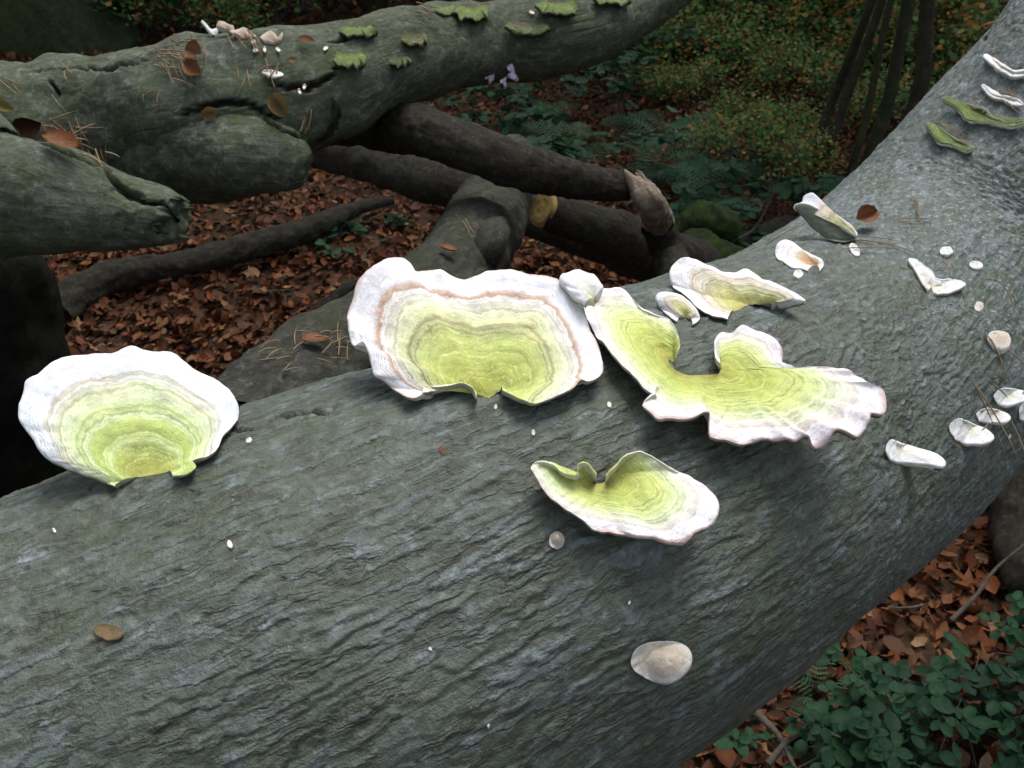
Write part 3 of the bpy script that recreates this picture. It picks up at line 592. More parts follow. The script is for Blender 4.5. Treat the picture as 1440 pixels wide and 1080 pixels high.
    if zend:
        pi = np.interp(ln, np.r_[0, np.cumsum([math.hypot(rows[k + 1][0] - rows[k][0], rows[k + 1][1] - rows[k][1]) for k in range(len(rows) - 1)])], np.arange(len(rows)))
        ze = np.interp(pi, [a_ for a_, _ in zend], [b_ for _, b_ in zend]); ze = np.convolve(np.pad(ze, 4, mode='edge'), np.ones(9) / 9, 'valid')
    uz = u * (ze[None] + (1 - ze[None]) * np.clip((u - .97) / .03, 0, 1) * .0)
    uvt = np.c_[(L * 6).ravel(), uz.ravel()]
    fq = quads(nr, ns, False)
    fb = np.concatenate([fq[:, ::-1] + nr * ns,
        np.array([(r_ * ns + 0, (r_ + 1) * ns + 0, nr * ns + (r_ + 1) * ns, nr * ns + r_ * ns) for r_ in range(nr - 1)]),
        np.array([(r_ * ns + ns - 1, nr * ns + r_ * ns + ns - 1, nr * ns + (r_ + 1) * ns + ns - 1, (r_ + 1) * ns + ns - 1) for r_ in range(nr - 1)]),
        np.array([((nr - 1) * ns + j, (nr - 1) * ns + j + 1, nr * ns + (nr - 1) * ns + j + 1, nr * ns + (nr - 1) * ns + j) for j in range(ns - 1)])])
    allV = np.r_[top.reshape(-1, 3), bot.reshape(-1, 3)]; uva = np.r_[uvt, uvt]
    m = M[mat] if isinstance(mat, str) else mat
    # orientation: outward normals
    a = top[nr // 2, ns // 2]; b1 = top[nr // 2 + 1, ns // 2] - a; b2 = top[nr // 2, ns // 2 + 1] - a
    flip = np.dot(np.cross(b2, b1), na_) < 0
    if flip: fq = fq[:, ::-1]; fb = fb[:, ::-1]
    if split:
        root = tag(empty(name, P0), label, cat, group)
        o1 = link('cap', mesh_np('cap', top.reshape(-1, 3), fq[:, ::-1], m, uvt)); child(o1, root)
        # underside carries the rolled edge
        me = mesh_np('pore_surface', allV, fb[:, ::-1], M[pmat], uva); o2 = link('pore_surface', me); child(o2, root)
        return root
    me = mesh_np(name, allV, np.r_[fq, fb][:, ::-1], m, uva); me.materials.append(M[pmat])
    mi = np.zeros(len(me.polygons), np.int32); mi[len(fq):] = 1
    if len(mi) == len(fq) + len(fb): me.polygons.foreach_set('material_index', mi)
    o = link(name, me); place(o, P0); return tag(o, label, cat, group)

BG = 'bracket fungi growing on the fallen trunk'
# left fan
def hubs(pts, a, b): return [(x, y, a[0] + (b[0] - a[0]) * i / (len(pts) - 1), a[1] + (b[1] - a[1]) * i / (len(pts) - 1)) for i, (x, y) in enumerate(pts)]
o1 = [(161, 683), (137, 674), (100, 659), (63, 641), (41, 611), (26, 589), (25, 567), (31, 548), (35, 533), (56, 522), (78, 504), (111, 496), (156, 494), (174, 488), (189, 486), (207, 491), (241, 494), (259, 506), (278, 519), (304, 531), (322, 546), (335, 570), (333, 589), (315, 611), (307, 626), (293, 639), (272, 646), (276, 656), (259, 665), (243, 667)]
bracket('bracket_fungus', 'large round white fan fungus with yellow green centre at the far left of the trunk', hubs(o1, (190, 672), (238, 664)), 'capA', tau=R(30), t0=.022, dome=.004, wav=.0012, wf=9, ns=260, nr=80, group=BG, split=True, hubpx=(212, 664), zend=[(0, .50), (1, .62), (2, .80), (3, .93), (4, 1), (22, 1), (23, .95), (24, .86), (25, .76), (26, .55), (27, .40), (29, .25)])
o2 = [(670, 558, 672, 556, 0), (664, 545, 672, 556, 0), (644, 538, 672, 556, 0), (619, 541, 672, 556, 2), (597, 540, 672, 556, 3), (593, 552, 672, 556, 0), (581, 558, 673, 556, -2), (568, 554, 673, 556, -2), (552, 543, 674, 557, 0), (536, 532, 674, 557, 1), (525, 524, 675, 557, 3), (518, 498, 675, 557, 6), (509, 479, 675, 557, 7), (497, 484, 677, 557, 2), (491, 472, 677, 557, 0), (488, 437, 678, 558, 0), (496, 415, 679, 558, 3), (501, 396, 680, 558, 4), (517, 377, 681, 559, 8), (542, 362, 683, 560, 10),
      (561, 358, 686, 560, 10), (574, 365, 687, 561, 6), (582, 378, 688, 561, 1), (600, 377, 689, 560, 0), (619, 377, 690, 559, 2), (635, 386, 691, 558, 0), (651, 393, 693, 558, -2), (667, 388, 694, 557, 0), (686, 380, 695, 556, 2), (712, 376, 696, 555, 4), (731, 380, 697, 554, 2), (759, 388, 698, 553, 0), (785, 391, 699, 552, 2), (798, 405, 701, 552, 1), (811, 423, 702, 551, 0), (823, 437, 702, 551, 0), (830, 460, 703, 550, 0), (841, 482, 703, 550, -1), (847, 504, 704, 549, -1), (846, 524, 704, 549, -1), (830, 533, 704, 549, 0),
      (817, 532, 704, 549, 1), (807, 544, 704, 549, 0), (788, 552, 704, 549, 0), (772, 560, 704, 549, 0), (753, 565, 704, 549, 0), (734, 559, 704, 549, 0), (715, 551, 704, 549, 0), (707, 547, 704, 549, 0)]
bracket('bracket_fungus', 'widest white rimmed fungus with brown ring and lime centre in the middle of the trunk', o2, 'capB', tau=R(26), t0=.022, dome=.005, wav=.0010, wf=12, ns=380, nr=90, group=BG, split=True, hubpx=(688, 558), sm=.05, zend=[(0, .25), (1, .35), (2, .55), (3, .70), (4, .79), (5, 1), (40, 1), (41, .84), (42, .78), (44, .72), (45, .62), (47, .30)])
o3 = [(950, 500, 948, 512, 0), (957, 484, 947, 511, 0), (953, 466, 946, 510, 0), (940, 448, 945, 510, 0), (919, 436, 944, 509, 0), (898, 429, 943, 508, 2), (884, 410, 942, 507, 3), (863, 403, 941, 507, 4), (846, 400, 940, 507, 6), (830, 402, 940, 507, 7), (819, 410, 940, 508, 5), (822, 431, 940, 509, 2), (832, 459, 941, 511, 0), (849, 481, 942, 513, 0), (870, 504, 944, 515, 0), (888, 525, 947, 518, 0), (908, 542, 950, 520, 0), (922, 553, 953, 522, 0),
      (919, 555, 955, 523, 0), (905, 561, 957, 524, -3), (907, 573, 960, 525, -4), (926, 584, 964, 526, -4), (947, 589, 968, 527, -3), (974, 582, 973, 528, 1), (995, 579, 978, 528, 4), (998, 590, 982, 528, 0), (997, 599, 985, 528, -2), (1002, 612, 988, 528, -4), (1023, 619, 992, 528, -2), (1058, 619, 997, 528, 0), (1092, 614, 1002, 527, 1), (1117, 617, 1005, 526, 1), (1134, 611, 1007, 526, 4), (1146, 626, 1008, 526, -4), (1162, 622, 1009, 526, -4), (1176, 605, 1010, 525, 3), (1193, 605, 1010, 525, 2), (1209, 610, 1011, 525, -3),
      (1221, 594, 1011, 525, -1), (1228, 577, 1011, 524, 4), (1244, 580, 1012, 524, -1), (1249, 560, 1012, 524, 0), (1242, 546, 1012, 523, 1), (1224, 539, 1012, 523, 4), (1214, 528, 1012, 523, 0), (1200, 520, 1012, 522, 2), (1185, 518, 1012, 522, -1), (1172, 512, 1012, 522, 3), (1155, 518, 1012, 521, 0), (1141, 521, 1012, 521, 0), (1124, 518, 1012, 521, 1), (1103, 508, 1013, 520, 0), (1101, 490, 1013, 520, 2), (1086, 473, 1013, 520, 4), (1065, 461, 1014, 519, 6), (1044, 457, 1014, 519, 6), (1030, 466, 1014, 518, 3),
      (1016, 465, 1014, 518, 2), (1005, 476, 1014, 518, 2), (1007, 495, 1014, 518, 0), (1013, 507, 1013, 518, 0)]
bracket('bracket_fungus', 'wide lime green fungus with two raised lobes and a ruffled pinkish white front edge', o3, 'capC', tau=R(14), t0=.020, dome=.002, wav=.0018, wf=22, ns=520, nr=90, group=BG, split=True, hubpx=(980, 526), sm=.055, gap=.24, zend=[(0, .42), (1, .60), (2, .72), (3, .80), (5, .90), (8, 1), (12, .92), (15, .80), (17, .84), (19, 1), (57, 1), (58, .95), (60, .88), (62, .86), (63, .78), (64, .62), (65, .45)])
o3b = [(822, 428), (812, 420), (801, 412), (793, 402), (787, 393), (790, 384), (804, 379), (820, 380), (834, 385), (844, 394), (848, 404), (838, 420)]
bracket('bracket_fungus', 'small white lobe between the widest fungus and the green double lobed one', [(x, y) for x, y in o3b], 'capE', tau=R(20), t0=.006, dome=.003, wav=.001, ns=90, nr=24, group=BG, hub=(836, 420), hubpx=(840, 500), lift=.035, clamp=False)
o5 = [(839, 665, 838, 676, 0), (826, 650, 837, 676, 0), (812, 650, 836, 676, 0), (810, 665, 835, 676, 0), (793, 663, 834, 677, 0), (767, 648, 834, 677, 3), (754, 646, 834, 677, 4), (747, 656, 834, 677, 3), (756, 674, 834, 678, 0), (774, 696, 835, 679, 0), (796, 715, 836, 679, 0), (819, 728, 838, 679, 0), (841, 744, 840, 679, 0), (867, 747, 842, 679, 0), (893, 754, 844, 679, 1), (919, 756, 846, 679, 0), (937, 762, 847, 679, -1), (963, 761, 848, 679, -1), (978, 748, 848, 678, 1), (1004, 733, 849, 678, 0), (1012, 711, 850, 677, 1),
      (1006, 693, 850, 677, 0), (989, 680, 850, 676, 1), (967, 669, 851, 676, 0), (937, 652, 851, 675, 2), (915, 639, 851, 675, 4), (896, 632, 852, 674, 5), (878, 639, 852, 674, 3), (863, 656, 852, 674, 0), (852, 668, 852, 675, 0)]
bracket('bracket_fungus', 'lime green heart shaped fungus with thin white edge standing lowest of the large ones', o5, 'capC', tau=R(14), t0=.011, dome=.003, wav=.0009, wf=16, ns=300, nr=70, group=BG, split=True, hubpx=(845, 678), gap=.24, zend=[(0, .25), (1, .42), (2, .40), (3, .32), (4, .48), (5, .68), (6, .8), (8, .82), (11, .86), (12, 1), (22, 1), (24, .88), (25, .82), (26, .78), (27, .68), (28, .5), (29, .25)])
o4 = [(1023, 447, 1032, 438), (1002, 442, 1034, 437), (978, 428, 1036, 436), (961, 410, 1038, 435), (947, 402, 1039, 435), (941, 386, 1040, 434), (947, 369, 1042, 433), (959, 362, 1044, 432), (978, 363, 1046, 431), (995, 372, 1048, 430), (1016, 381, 1050, 430), (1030, 382, 1054, 429), (1047, 377, 1058, 429), (1058, 382, 1062, 428), (1079, 393, 1068, 428), (1103, 403, 1074, 427), (1124, 414, 1080, 427), (1133, 424, 1083, 427), (1117, 428, 1085, 428), (1095, 429, 1085, 429)]
bracket('bracket_fungus', 'white and tan banded fungus with scalloped shell shape behind the green double lobed one', o4, 'capD', tau=R(30), t0=.008, dome=.006, wav=.0012, wf=22, ns=240, nr=60, group=BG, split=True, hubpx=(1058, 432))
bracket('bracket_fungus', 'small white and buff ear shaped fungus tucked left of the banded shell shaped one', [(952, 450), (936, 438), (925, 428), (921, 418), (926, 411), (940, 409), (951, 412), (964, 419), (980, 434), (984, 447), (974, 454)], 'capD', tau=R(25), t0=.008, dome=.006, ns=110, nr=28, group=BG, hub=(964, 447))
bracket('bracket_fungus', 'small white fungus with orange brown base at the far edge of the trunk', [(1136, 379), (1117, 374), (1097, 364), (1090, 350), (1097, 338), (1113, 339), (1130, 352), (1146, 358), (1158, 370), (1153, 378)], 'capF', tau=R(20), t0=.008, dome=.003, wav=.0012, wf=30, ns=120, nr=30, group=BG, hub=(1146, 374))
up = bracket('pore_surface', 'x', [(1206, 334), (1185, 341), (1162, 335), (1142, 320), (1126, 303), (1117, 290), (1130, 286), (1155, 296), (1180, 312), (1203, 328), (1206, 333)], 'under', tau=R(62), t0=.004, e=.0015, dome=.003, ns=90, nr=24, hub=(1190, 330), hubpx=(1196, 338), lift=.006, clamp=True, gap=.10)
uc = bracket('cap', 'x', [(1204, 333), (1180, 318), (1150, 301), (1131, 292), (1117, 292), (1118, 286), (1128, 282), (1131, 274), (1144, 271), (1154, 284), (1174, 300), (1195, 314), (1206, 328), (1205, 333)], 'capD', tau=R(40), t0=.003, e=.0022, dome=.001, wav=.0006, ns=120, nr=28, hub=(1200, 327), hubpx=(1196, 338), lift=.016, clamp=True, gap=.25)
upt = tag(empty('bracket_fungus', up.location), 'upturned fungus showing its shaded grey green underside beneath a white edge near the brown leaf', 'bracket fungus', BG)
for o_, nm in ((up, 'pore_surface'), (uc, 'cap')):
    del o_['label'], o_['category']; o_.name = nm
    if 'group' in o_: del o_['group']
    child(o_, upt)
bracket('bracket_fungus', 'white two bladed fungus opening like a V on the right of the trunk', [(1303, 404), (1290, 382), (1278, 363), (1284, 362), (1297, 368), (1311, 381), (1320, 391), (1340, 391), (1358, 397), (1352, 404), (1338, 409), (1318, 411)], 'capE', tau=R(12), t0=.008, dome=.0, cup=.004, ns=140, nr=28, group=BG, hub=(1310, 402))
def blob_px(cx, cy, rx, ry, rot=0, seed=0, k=14):
    rg = random.Random(seed); c, s_ = math.cos(R(rot)), math.sin(R(rot)); out = []
    for i in range(k):
        a = R(120) + 2 * math.pi * i / k; m = 1 + rg.uniform(-.10, .10) * (.4 if rx > 9 else 1); X, Y = rx * m * math.cos(a), ry * m * math.sin(a); out.append((cx + X * c - Y * s_, cy + X * s_ + Y * c))
    return out + [out[0]]
def small(label, pts, mat='capE', tau=0.15, t0=.006, e=.0016, dome=.002, surf=('trunk',), group=BG, hub=None, ns=80, nr=18, name='bracket_fungus', **k):
    if math.hypot(pts[0][0] - pts[-1][0], pts[0][1] - pts[-1][1]) > .5: pts = list(pts) + [pts[0]]
    hub = hub or (sum(p[0] for p in pts) / len(pts), sum(p[1] for p in pts) / len(pts) - 2)
    return bracket(name, label, pts, mat, surf=surf, tau=tau, t0=t0, e=e, dome=dome, group=group, hub=hub, ns=ns, nr=nr, **k)
small('long white tongue shaped fungus lowest of those near the right edge', [(1252, 643), (1246, 631), (1252, 617), (1268, 622), (1284, 627), (1317, 637), (1331, 649), (1325, 656), (1301, 652), (1268, 649), (1256, 645)], hub=(1268, 636), t0=.016, e=.002)
small('white oval fungus with two needles lying across it near the right edge', [(1343, 615), (1336, 604), (1337, 594), (1350, 587), (1366, 594), (1386, 602), (1399, 613), (1390, 622), (1362, 624), (1348, 618)], hub=(1364, 606), t0=.014, wav=.0008)
small('narrow white fungus bearing a small dark red mark near the right edge', [(1376, 588), (1374, 579), (1390, 573), (1415, 580), (1422, 588), (1411, 594), (1386, 592), (1378, 590)], hub=(1396, 584), t0=.010)
small('pale green white fungus close to the right edge above the red marked one', [(1402, 564), (1398, 554), (1411, 545), (1440, 549), (1447, 560), (1419, 570), (1406, 567)], hub=(1420, 557), t0=.012)
small('white fungus cut off by the right edge of the picture', [(1434, 586), (1434, 572), (1445, 564), (1462, 568), (1462, 585), (1445, 590), (1436, 588)], hub=(1448, 576), t0=.012)
small('cream dome shaped fungus alone near the right edge beside dry needles', [(1396, 484), (1389, 472), (1398, 465), (1417, 468), (1422, 480), (1418, 488), (1408, 491), (1398, 486)], 'capJ', hub=(1406, 476), t0=.012, dome=.007, e=.003)
small('tiny white fungus with a toothed edge upper right of the V shaped one', blob_px(1331, 352, 9, 6, 0, 3), hub=(1331, 351), t0=.004)
small('tiny oval white fungus right of the V shaped one', blob_px(1373, 372, 10, 5, 12, 4), hub=(1373, 370), t0=.005)
small('tiny round cream fungus right of and below the V shaped one', blob_px(1377, 430, 6, 6, 0, 5), 'capJ', hub=(1377, 429), t0=.004, dome=.003)
small('little white oblong fungus among the needles below the upturned one', blob_px(1202, 350, 10, 5, 50, 6), hub=(1202, 349), t0=.004, dome=.004)
small('tiny round pale fungus under the orange based one', blob_px(1123, 384, 7, 5, 0, 7), hub=(1123, 383), t0=.004, dome=.003)
small('chunky cream white fungus lump near the bottom of the trunk', [(905, 951), (892, 942), (887, 930), (892, 914), (908, 904), (930, 901), (952, 902), (968, 910), (974, 924), (970, 940), (955, 955), (937, 962), (920, 958), (908, 953)], 'capJ', hub=(930, 928), tau=R(35), t0=.016, e=.006, dome=.012, ns=140, nr=30)
small('small round cream fungus ball below the lime green heart shaped one', blob_px(783, 759, 11, 12, 0, 8), 'capJ', hub=(783, 758), tau=R(35), t0=.004, e=.003, dome=.007, ns=90, nr=22)
small('mossy green fungus with no white edge at upper right of the trunk', [(1340, 204), (1318, 197), (1309, 184), (1302, 173), (1318, 174), (1334, 186), (1354, 196), (1372, 206), (1362, 211), (1348, 207)], 'capG', hub=(1345, 198), t0=.012, wav=.001)
small('green fungus with white curled tips at upper right of the trunk', [(1384, 170), (1359, 167), (1350, 155), (1338, 146), (1326, 138), (1328, 134), (1344, 142), (1364, 144), (1384, 150), (1400, 163), (1420, 169), (1445, 167), (1445, 172), (1418, 177), (1400, 172)], 'capG', hub=(1380, 162), t0=.014, wav=.001, ns=120)
small('thin white curved edge of a fungus at the right edge, second from the top', [(1412, 139), (1394, 135), (1384, 124), (1380, 118), (1384, 118), (1392, 128), (1400, 132), (1414, 134), (1432, 139), (1440, 146), (1424, 145)], hub=(1412, 138), t0=.010)
small('topmost white edged fungus at the right edge of the trunk', [(1424, 106), (1408, 99), (1392, 88), (1383, 78), (1386, 74), (1396, 80), (1412, 92), (1428, 99), (1448, 97), (1450, 102), (1434, 107)], 'capD', hub=(1424, 101), t0=.014)
# specks on the trunk
for (x, y, r_, m_, lab) in [(350, 618, 5.5, 'capE', 'pale speck of fungus right of the far left fan'), (323, 764, 7, 'flake', 'cream flake on bare bark left of centre'), (622, 631, 8, 'rust', 'tiny orange leaf fragment below the widest fungus'),
                            (697, 571, 4, 'flake', 'white crumb just under the widest fungus'), (857, 568, 5, 'flake', 'white crumb between the widest and the double lobed fungus'), (750, 607, 5, 'flake', 'pale crumb above the lime green heart shaped fungus'),
                            (76, 745, 4, 'flake', 'white crumb near the left edge of the trunk'), (885, 847, 3, 'flake', 'tiny white dot below the lime green heart shaped fungus'), (1420, 613, 4, 'flake', 'white dot between the needles near the right edge'),
                            (1416, 838, 1, 'flake', None), (687, 1020, 3.5, 'flake', 'white dot near the bottom of the trunk'), (605, 912, 3.5, 'flake', 'pale dot low on the trunk left of the chunky lump'), (1080, 764, 3.5, 'rust', 'rusty dot on the shaded flank below the ruffled fungus')]:
    if lab is None: continue
    small(lab, blob_px(x, y, r_ * .75, r_ * .5, int(x * 3) % 180, int(x), 7), m_, hub=(x, y), t0=.002, e=.0010, dome=.0015, ns=36, nr=8, name='fungus_speck' if m_ != 'rust' else 'leaf_fragment', cat='speck' if m_ != 'rust' else 'leaf', group='crumbs lying on the trunk', jit=1)
small('flat brown scab of dead fungus on the lower left bark', blob_px(152, 888, 21, 11, 10, 11), 'scab', hub=(152, 888), t0=.002, e=.0010, dome=.0010, ns=80, nr=16, name='fungus_scab', cat='dead fungus', pmat='scab', jit=2.5)
small('dark red mark on the narrow white fungus', blob_px(1409, 583, 4, 4, 0, 12), 'beetle', hub=(1409, 583), t0=.001, e=.001, dome=.002, ns=30, nr=8, name='red_mark', cat='mark', group=None, lift=.0045, clamp=False)
# brackets on the forked log
GA = 'mossy brackets on the forked log'
for lab, box, m_ in [('bright green little bracket left of the others on the forked log', (478, 38, 529, 53), 'capG'), ('low green brown bracket on the near flank of the forked log', (466, 74, 516, 99), 'capG'),
                     ('brown bracket filled with debris in the middle of the forked log', (562, 46, 603, 68), 'capH'), ('smallest dull bracket under the debris filled one', (546, 80, 578, 96), 'capH'),
                     ('pale olive bracket just left of the bright green pointed one', (611, 9, 641, 23), 'capG'), ('bright green pointed bracket on the upper edge of the forked log', (637, 8, 689, 33), 'capG'),
                     ('wide dark green bracket with leaf scraps on the forked log', (708, 30, 774, 52), 'capH'), ('leafy green bracket near the right end of the forked log', (752, 2, 814, 25), 'capG'), ('topmost green bracket cut by the upper picture edge', (832, -8, 892, 9), 'capG')]:
    x0, y0, x1, y1 = box; wv, hv = x1 - x0, y1 - y0
    rg = random.Random(x0)
    fan = [(.03, .14), (.0, .30), (.10, .42), (.2, .62), (.33, .60), (.45, .74), (.58, .66), (.7, .72), (.83, .58), (.92, .52), (1.0, .30), (.95, .12)]
    pts = [(x0 + wv * (a + rg.uniform(-.03, .03)), y0 + hv * (b + rg.uniform(-.09, .09)), x0 + wv * (.30 + .4 * k / 11), y0 + hv * .06, rg.uniform(-3, 3)) for k, (a, b) in enumerate(fan)]
    bracket('small_bracket', lab, pts, m_, surf=('A',), tau=R(8), t0=.016, e=.003, dome=.004, wav=.002, wf=30, ns=90, nr=22, group=GA, hubpx=(x0 + wv * .5, y0 + hv * .2), jit=1.6, gap=.35, pmat='pore_brown')
small('thin pale bracket over the dark crack on the forked log', [(368, 101), (382, 107), (396, 106), (398, 103), (385, 99), (372, 98)], 'capF', surf=('A', 'B'), hub=(382, 100), t0=.008, name='small_bracket', group=GA)
for lab, pts, m_ in [('tan petal shaped fungus standing on the crest of the forked log', [(325, 44), (306, 38), (307, 32), (318, 31), (328, 36), (330, 44)], 'capT'), ('tan folded fungus on the crest between its two neighbours', [(328, 50), (324, 44), (336, 39), (350, 43), (361, 50), (352, 55), (336, 54)], 'capT'),
                     ('tan curled fungus on the crest to the right of the folded one', [(372, 60), (366, 52), (372, 45), (384, 46), (392, 52), (398, 46), (396, 56), (386, 61)], 'capT'), ('white spike of fungus at the very crest of the forked log', [(282, 30), (285, 29), (297, 39), (307, 43), (303, 51), (299, 46), (290, 39)], 'capE')]:
    hx = sum(p[0] for p in pts) / len(pts); hy = sum(p[1] for p in pts) / len(pts)
    bracket('crest_fungus', lab, pts, m_, surf=('A',), tau=R(35), t0=.008, e=.002, dome=.003, wav=.003, ns=60, nr=14, group='fungi on the crest of the forked log', hub=(hx + 3, max(p[1] for p in pts) - 1), hubpx=(hx, max(hy + 10, 58)), clamp=False, jit=.8)
for (x, y, m_) in [(359, 70, 'flake'), (372, 69, 'flake'), (391, 69, 'flake'), (458, 67, 'flake'), (428, 121, 'flake'), (356, 58, 'flake'), (505, 41, 'flake'), (566, 52, 'flake'), (748, 17, 'flake'), (421, 128, 'flake')]:
    small('white crumb on the upper side of the forked log', blob_px(x, y, 4, 2.4, int(x * 7) % 180, int(x), 6), m_, surf=('A', 'B'), hub=(x, y), t0=.0015, e=.0009, dome=.0012, ns=24, nr=7, name='white_crumb', cat='crumb', group='white crumbs on the forked log', jit=1)
print('brackets ok', NCL)
# ------------------------------------------------------------------ ground
gx = np.r_[-60, -40, -25, np.linspace(-14, 14, 240), 25, 40, 60]; gy = np.r_[-40, -20, -10, -5, np.linspace(-2, 16, 240), 22, 35, 60, 90]
def gz(x, y): 
    x = np.asarray(x, float); y = np.asarray(y, float)
    return 0.05 * fbm(x * 0.9, y * 0.9, 1.0, 4) + 0.12 * fbm(x * 0.25, y * 0.25, 3.0, 2) * sstep(3.5, 7, y) + 0.03 * np.clip(y - 6, 0, 80) - 0.03
GX, GY = np.meshgrid(gx, gy, indexing='ij')
gnd = link('forest_floor', mesh_np('forest_floor', np.stack([GX, GY, gz(GX, GY)], -1).reshape(-1, 3), quads(len(gx), len(gy), False), M['soil'])); tag(gnd, 'forest floor of dark soil covered in leaf litter', kind='structure')
if gnd.data.polygons[0].normal.z < 0: gnd.data.flip_normals()
# ------------------------------------------------------------------ leaves
def leaf_shape(kind, L=1.0, Wd=0.6, curl=0.2, seed=0):
    """returns V, F (triangles) for one leaf lying in XY, stem at the origin, tip on +X"""
    rg = random.Random(seed)
    if kind == 'beech':
        xs = [0, .12, .35, .6, .84, 1.0]; ws = [0.0, .55, .95, 1.0, .58, 0.0]
    elif kind == 'round':
        xs = [0, .10, .32, .6, .86, 1.0]; ws = [0.0, .75, 1.05, 1.0, .6, 0.0]
    if kind in ('beech', 'round'):
        V = []
        for x, w_ in zip(xs, ws):
            z = curl * (x - .5) ** 2 * L; hw = w_ * Wd / 2 * L
            V += [(x * L, -hw, z + hw * curl * 1.4 + rg.uniform(-.02, .02) * L), (x * L, 0, z), (x * L, hw, z + hw * curl * 1.2 + rg.uniform(-.02, .02) * L)]
        Fc = []
        for i in range(len(xs) - 1):
            a = i * 3
            for k in (0, 1): Fc += [(a + k, a + 3 + k, a + 4 + k), (a + k, a + 4 + k, a + 1 + k)]
        return np.array(V), np.array(Fc)
    if kind == 'maple':
        P = []; tips = [(-150, .45), (-75, .72), (-38, .5), (0, 1.0), (38, .5), (75, .72), (150, .45)]
        tips = [(-128, .5), (-100, .30), (-62, .80), (-32, .42), (-14, .72), (0, 1.0), (14, .72), (32, .42), (62, .80), (100, .30), (128, .5)]
        for a, r_ in tips: P.append((r_ * math.cos(R(a)), r_ * math.sin(R(a)), rg.uniform(-.02, .14) * curl * 3 * r_))
        V = [(0, 0, 0)] + P; Fc = [(0, i, i + 1) for i in range(1, len(P))]; V = np.array(V) * L * .6; V[:, 0] += .2 * L
        return V, np.array(Fc)
def xform(V, yaw, pitch, roll, pos, sc=1.0):
    m = Matrix.Rotation(yaw, 3, 'Z') @ Matrix.Rotation(-pitch, 3, 'Y') @ Matrix.Rotation(roll, 3, 'X')
    return V @ (np.array(m).T * sc) + np.array(pos)
class Acc:
    def __init__(s): s.V = []; s.F = []; s.n = 0
    def add(s, V, Fc): s.V.append(V); s.F.append(Fc + s.n); s.n += len(V)
    def build(s, name, mat, smooth=True): return mesh_np(name, np.concatenate(s.V), np.concatenate(s.F), mat, smooth=smooth)
def scatter_leaves(pts, kinds, sizes, yaw, pitch, roll):
    """vectorised: one leaf shape per kind instanced at pts"""
    Vs, Fs, off = [], [], 0
    for kidx, (V, Fc) in enumerate(kinds):
        sel = np.where(np.arange(len(pts)) % len(kinds) == kidx)[0]; n = len(sel)
        cy, sy, cp, sp, cr_, sr = [f(a[sel]) for a in (yaw, pitch, roll) for f in (np.cos, np.sin)]
        Rz = np.zeros((n, 3, 3)); Rz[:, 0, 0] = cy; Rz[:, 0, 1] = -sy; Rz[:, 1, 0] = sy; Rz[:, 1, 1] = cy; Rz[:, 2, 2] = 1
        Ry = np.zeros((n, 3, 3)); Ry[:, 0, 0] = cp; Ry[:, 0, 2] = -sp; Ry[:, 2, 0] = sp; Ry[:, 2, 2] = cp; Ry[:, 1, 1] = 1
        Rx = np.zeros((n, 3, 3)); Rx[:, 0, 0] = 1; Rx[:, 1, 1] = cr_; Rx[:, 1, 2] = -sr; Rx[:, 2, 1] = sr; Rx[:, 2, 2] = cr_
        RR = Rz @ Ry @ Rx
        W_ = np.einsum('nij,vj->nvi', RR, V) * sizes[sel][:, None, None] + pts[sel][:, None]
        Vs.append(W_.reshape(-1, 3)); k = len(V)
        Fs.append((Fc[None] + (np.arange(n) * k)[:, None, None] + off).reshape(-1, 3)); off += n * k
    return np.concatenate(Vs), np.concatenate(Fs)
nr_ = np.random.RandomState(11)
def litter(n, x0, x1, y0, y1, smin, smax, lift=0.012, keep=None):
    x = nr_.uniform(x0, x1, n); y = nr_.uniform(y0, y1, n)
    if keep is not None: k = keep(x, y); x, y = x[k], y[k]
    n = len(x)
    p = np.stack([x, y, gz(x, y) + nr_.uniform(0.0, lift * 2.5, n)], -1)
    return p, nr_.uniform(smin, smax, n), nr_.uniform(0, 6.28, n), nr_.normal(0, .45, n), nr_.normal(0, .6, n)
def simp(kind, curl, seed):
    rg = random.Random(seed)
    w_ = .3 if kind == 'b' else .36
    V = np.array([(0, 0, 0), (.3, -w_, curl * .3), (.72, -w_ * .85, curl * .25 + .05), (1, 0, curl * .6), (.72, w_ * .9, curl * .3), (.3, w_, curl * .22), (.5, 0, -.03)])
    V = V + np.array([[rg.uniform(-.04, .04) for _ in range(3)] for _ in V]); return V, np.array([(6, i, (i + 1) % 6) for i in range(6)])
shapes = [simp('b', .3, 1), simp('b', .6, 2), simp('c', .15, 3), simp('b', .9, 4), leaf_shape('maple', 1.5, 1, .25, 5), simp('b', .45, 6), simp('c', .7, 8)]
A_ = []
inview = lambda x, y: np.abs(x) < 0.9 + 0.62 * np.maximum(y, 0)
for args in [(36000, -3.2, 3.6, .3, 3.6, .022, .060), (42000, -5, 6, 3.4, 7, .024, .05), (22000, -9, 10, 6.8, 16, .05, .10)]:
    p, sz, ya, pi_, ro = litter(*args, keep=inview); A_.append((p, sz, ya, pi_, ro))
pp, sz, ya, pi_, ro = [np.concatenate([a[i] for a in A_]) for i in range(5)]
V, Fc = scatter_leaves(pp, shapes, sz, ya, pi_, ro)
o = link('leaf_litter', mesh_np('leaf_litter', V, Fc, M['litter'], smooth=False)); tag(o, 'brown beech and maple leaf litter covering the forest floor', kind='stuff')
print('litter', len(Fc))
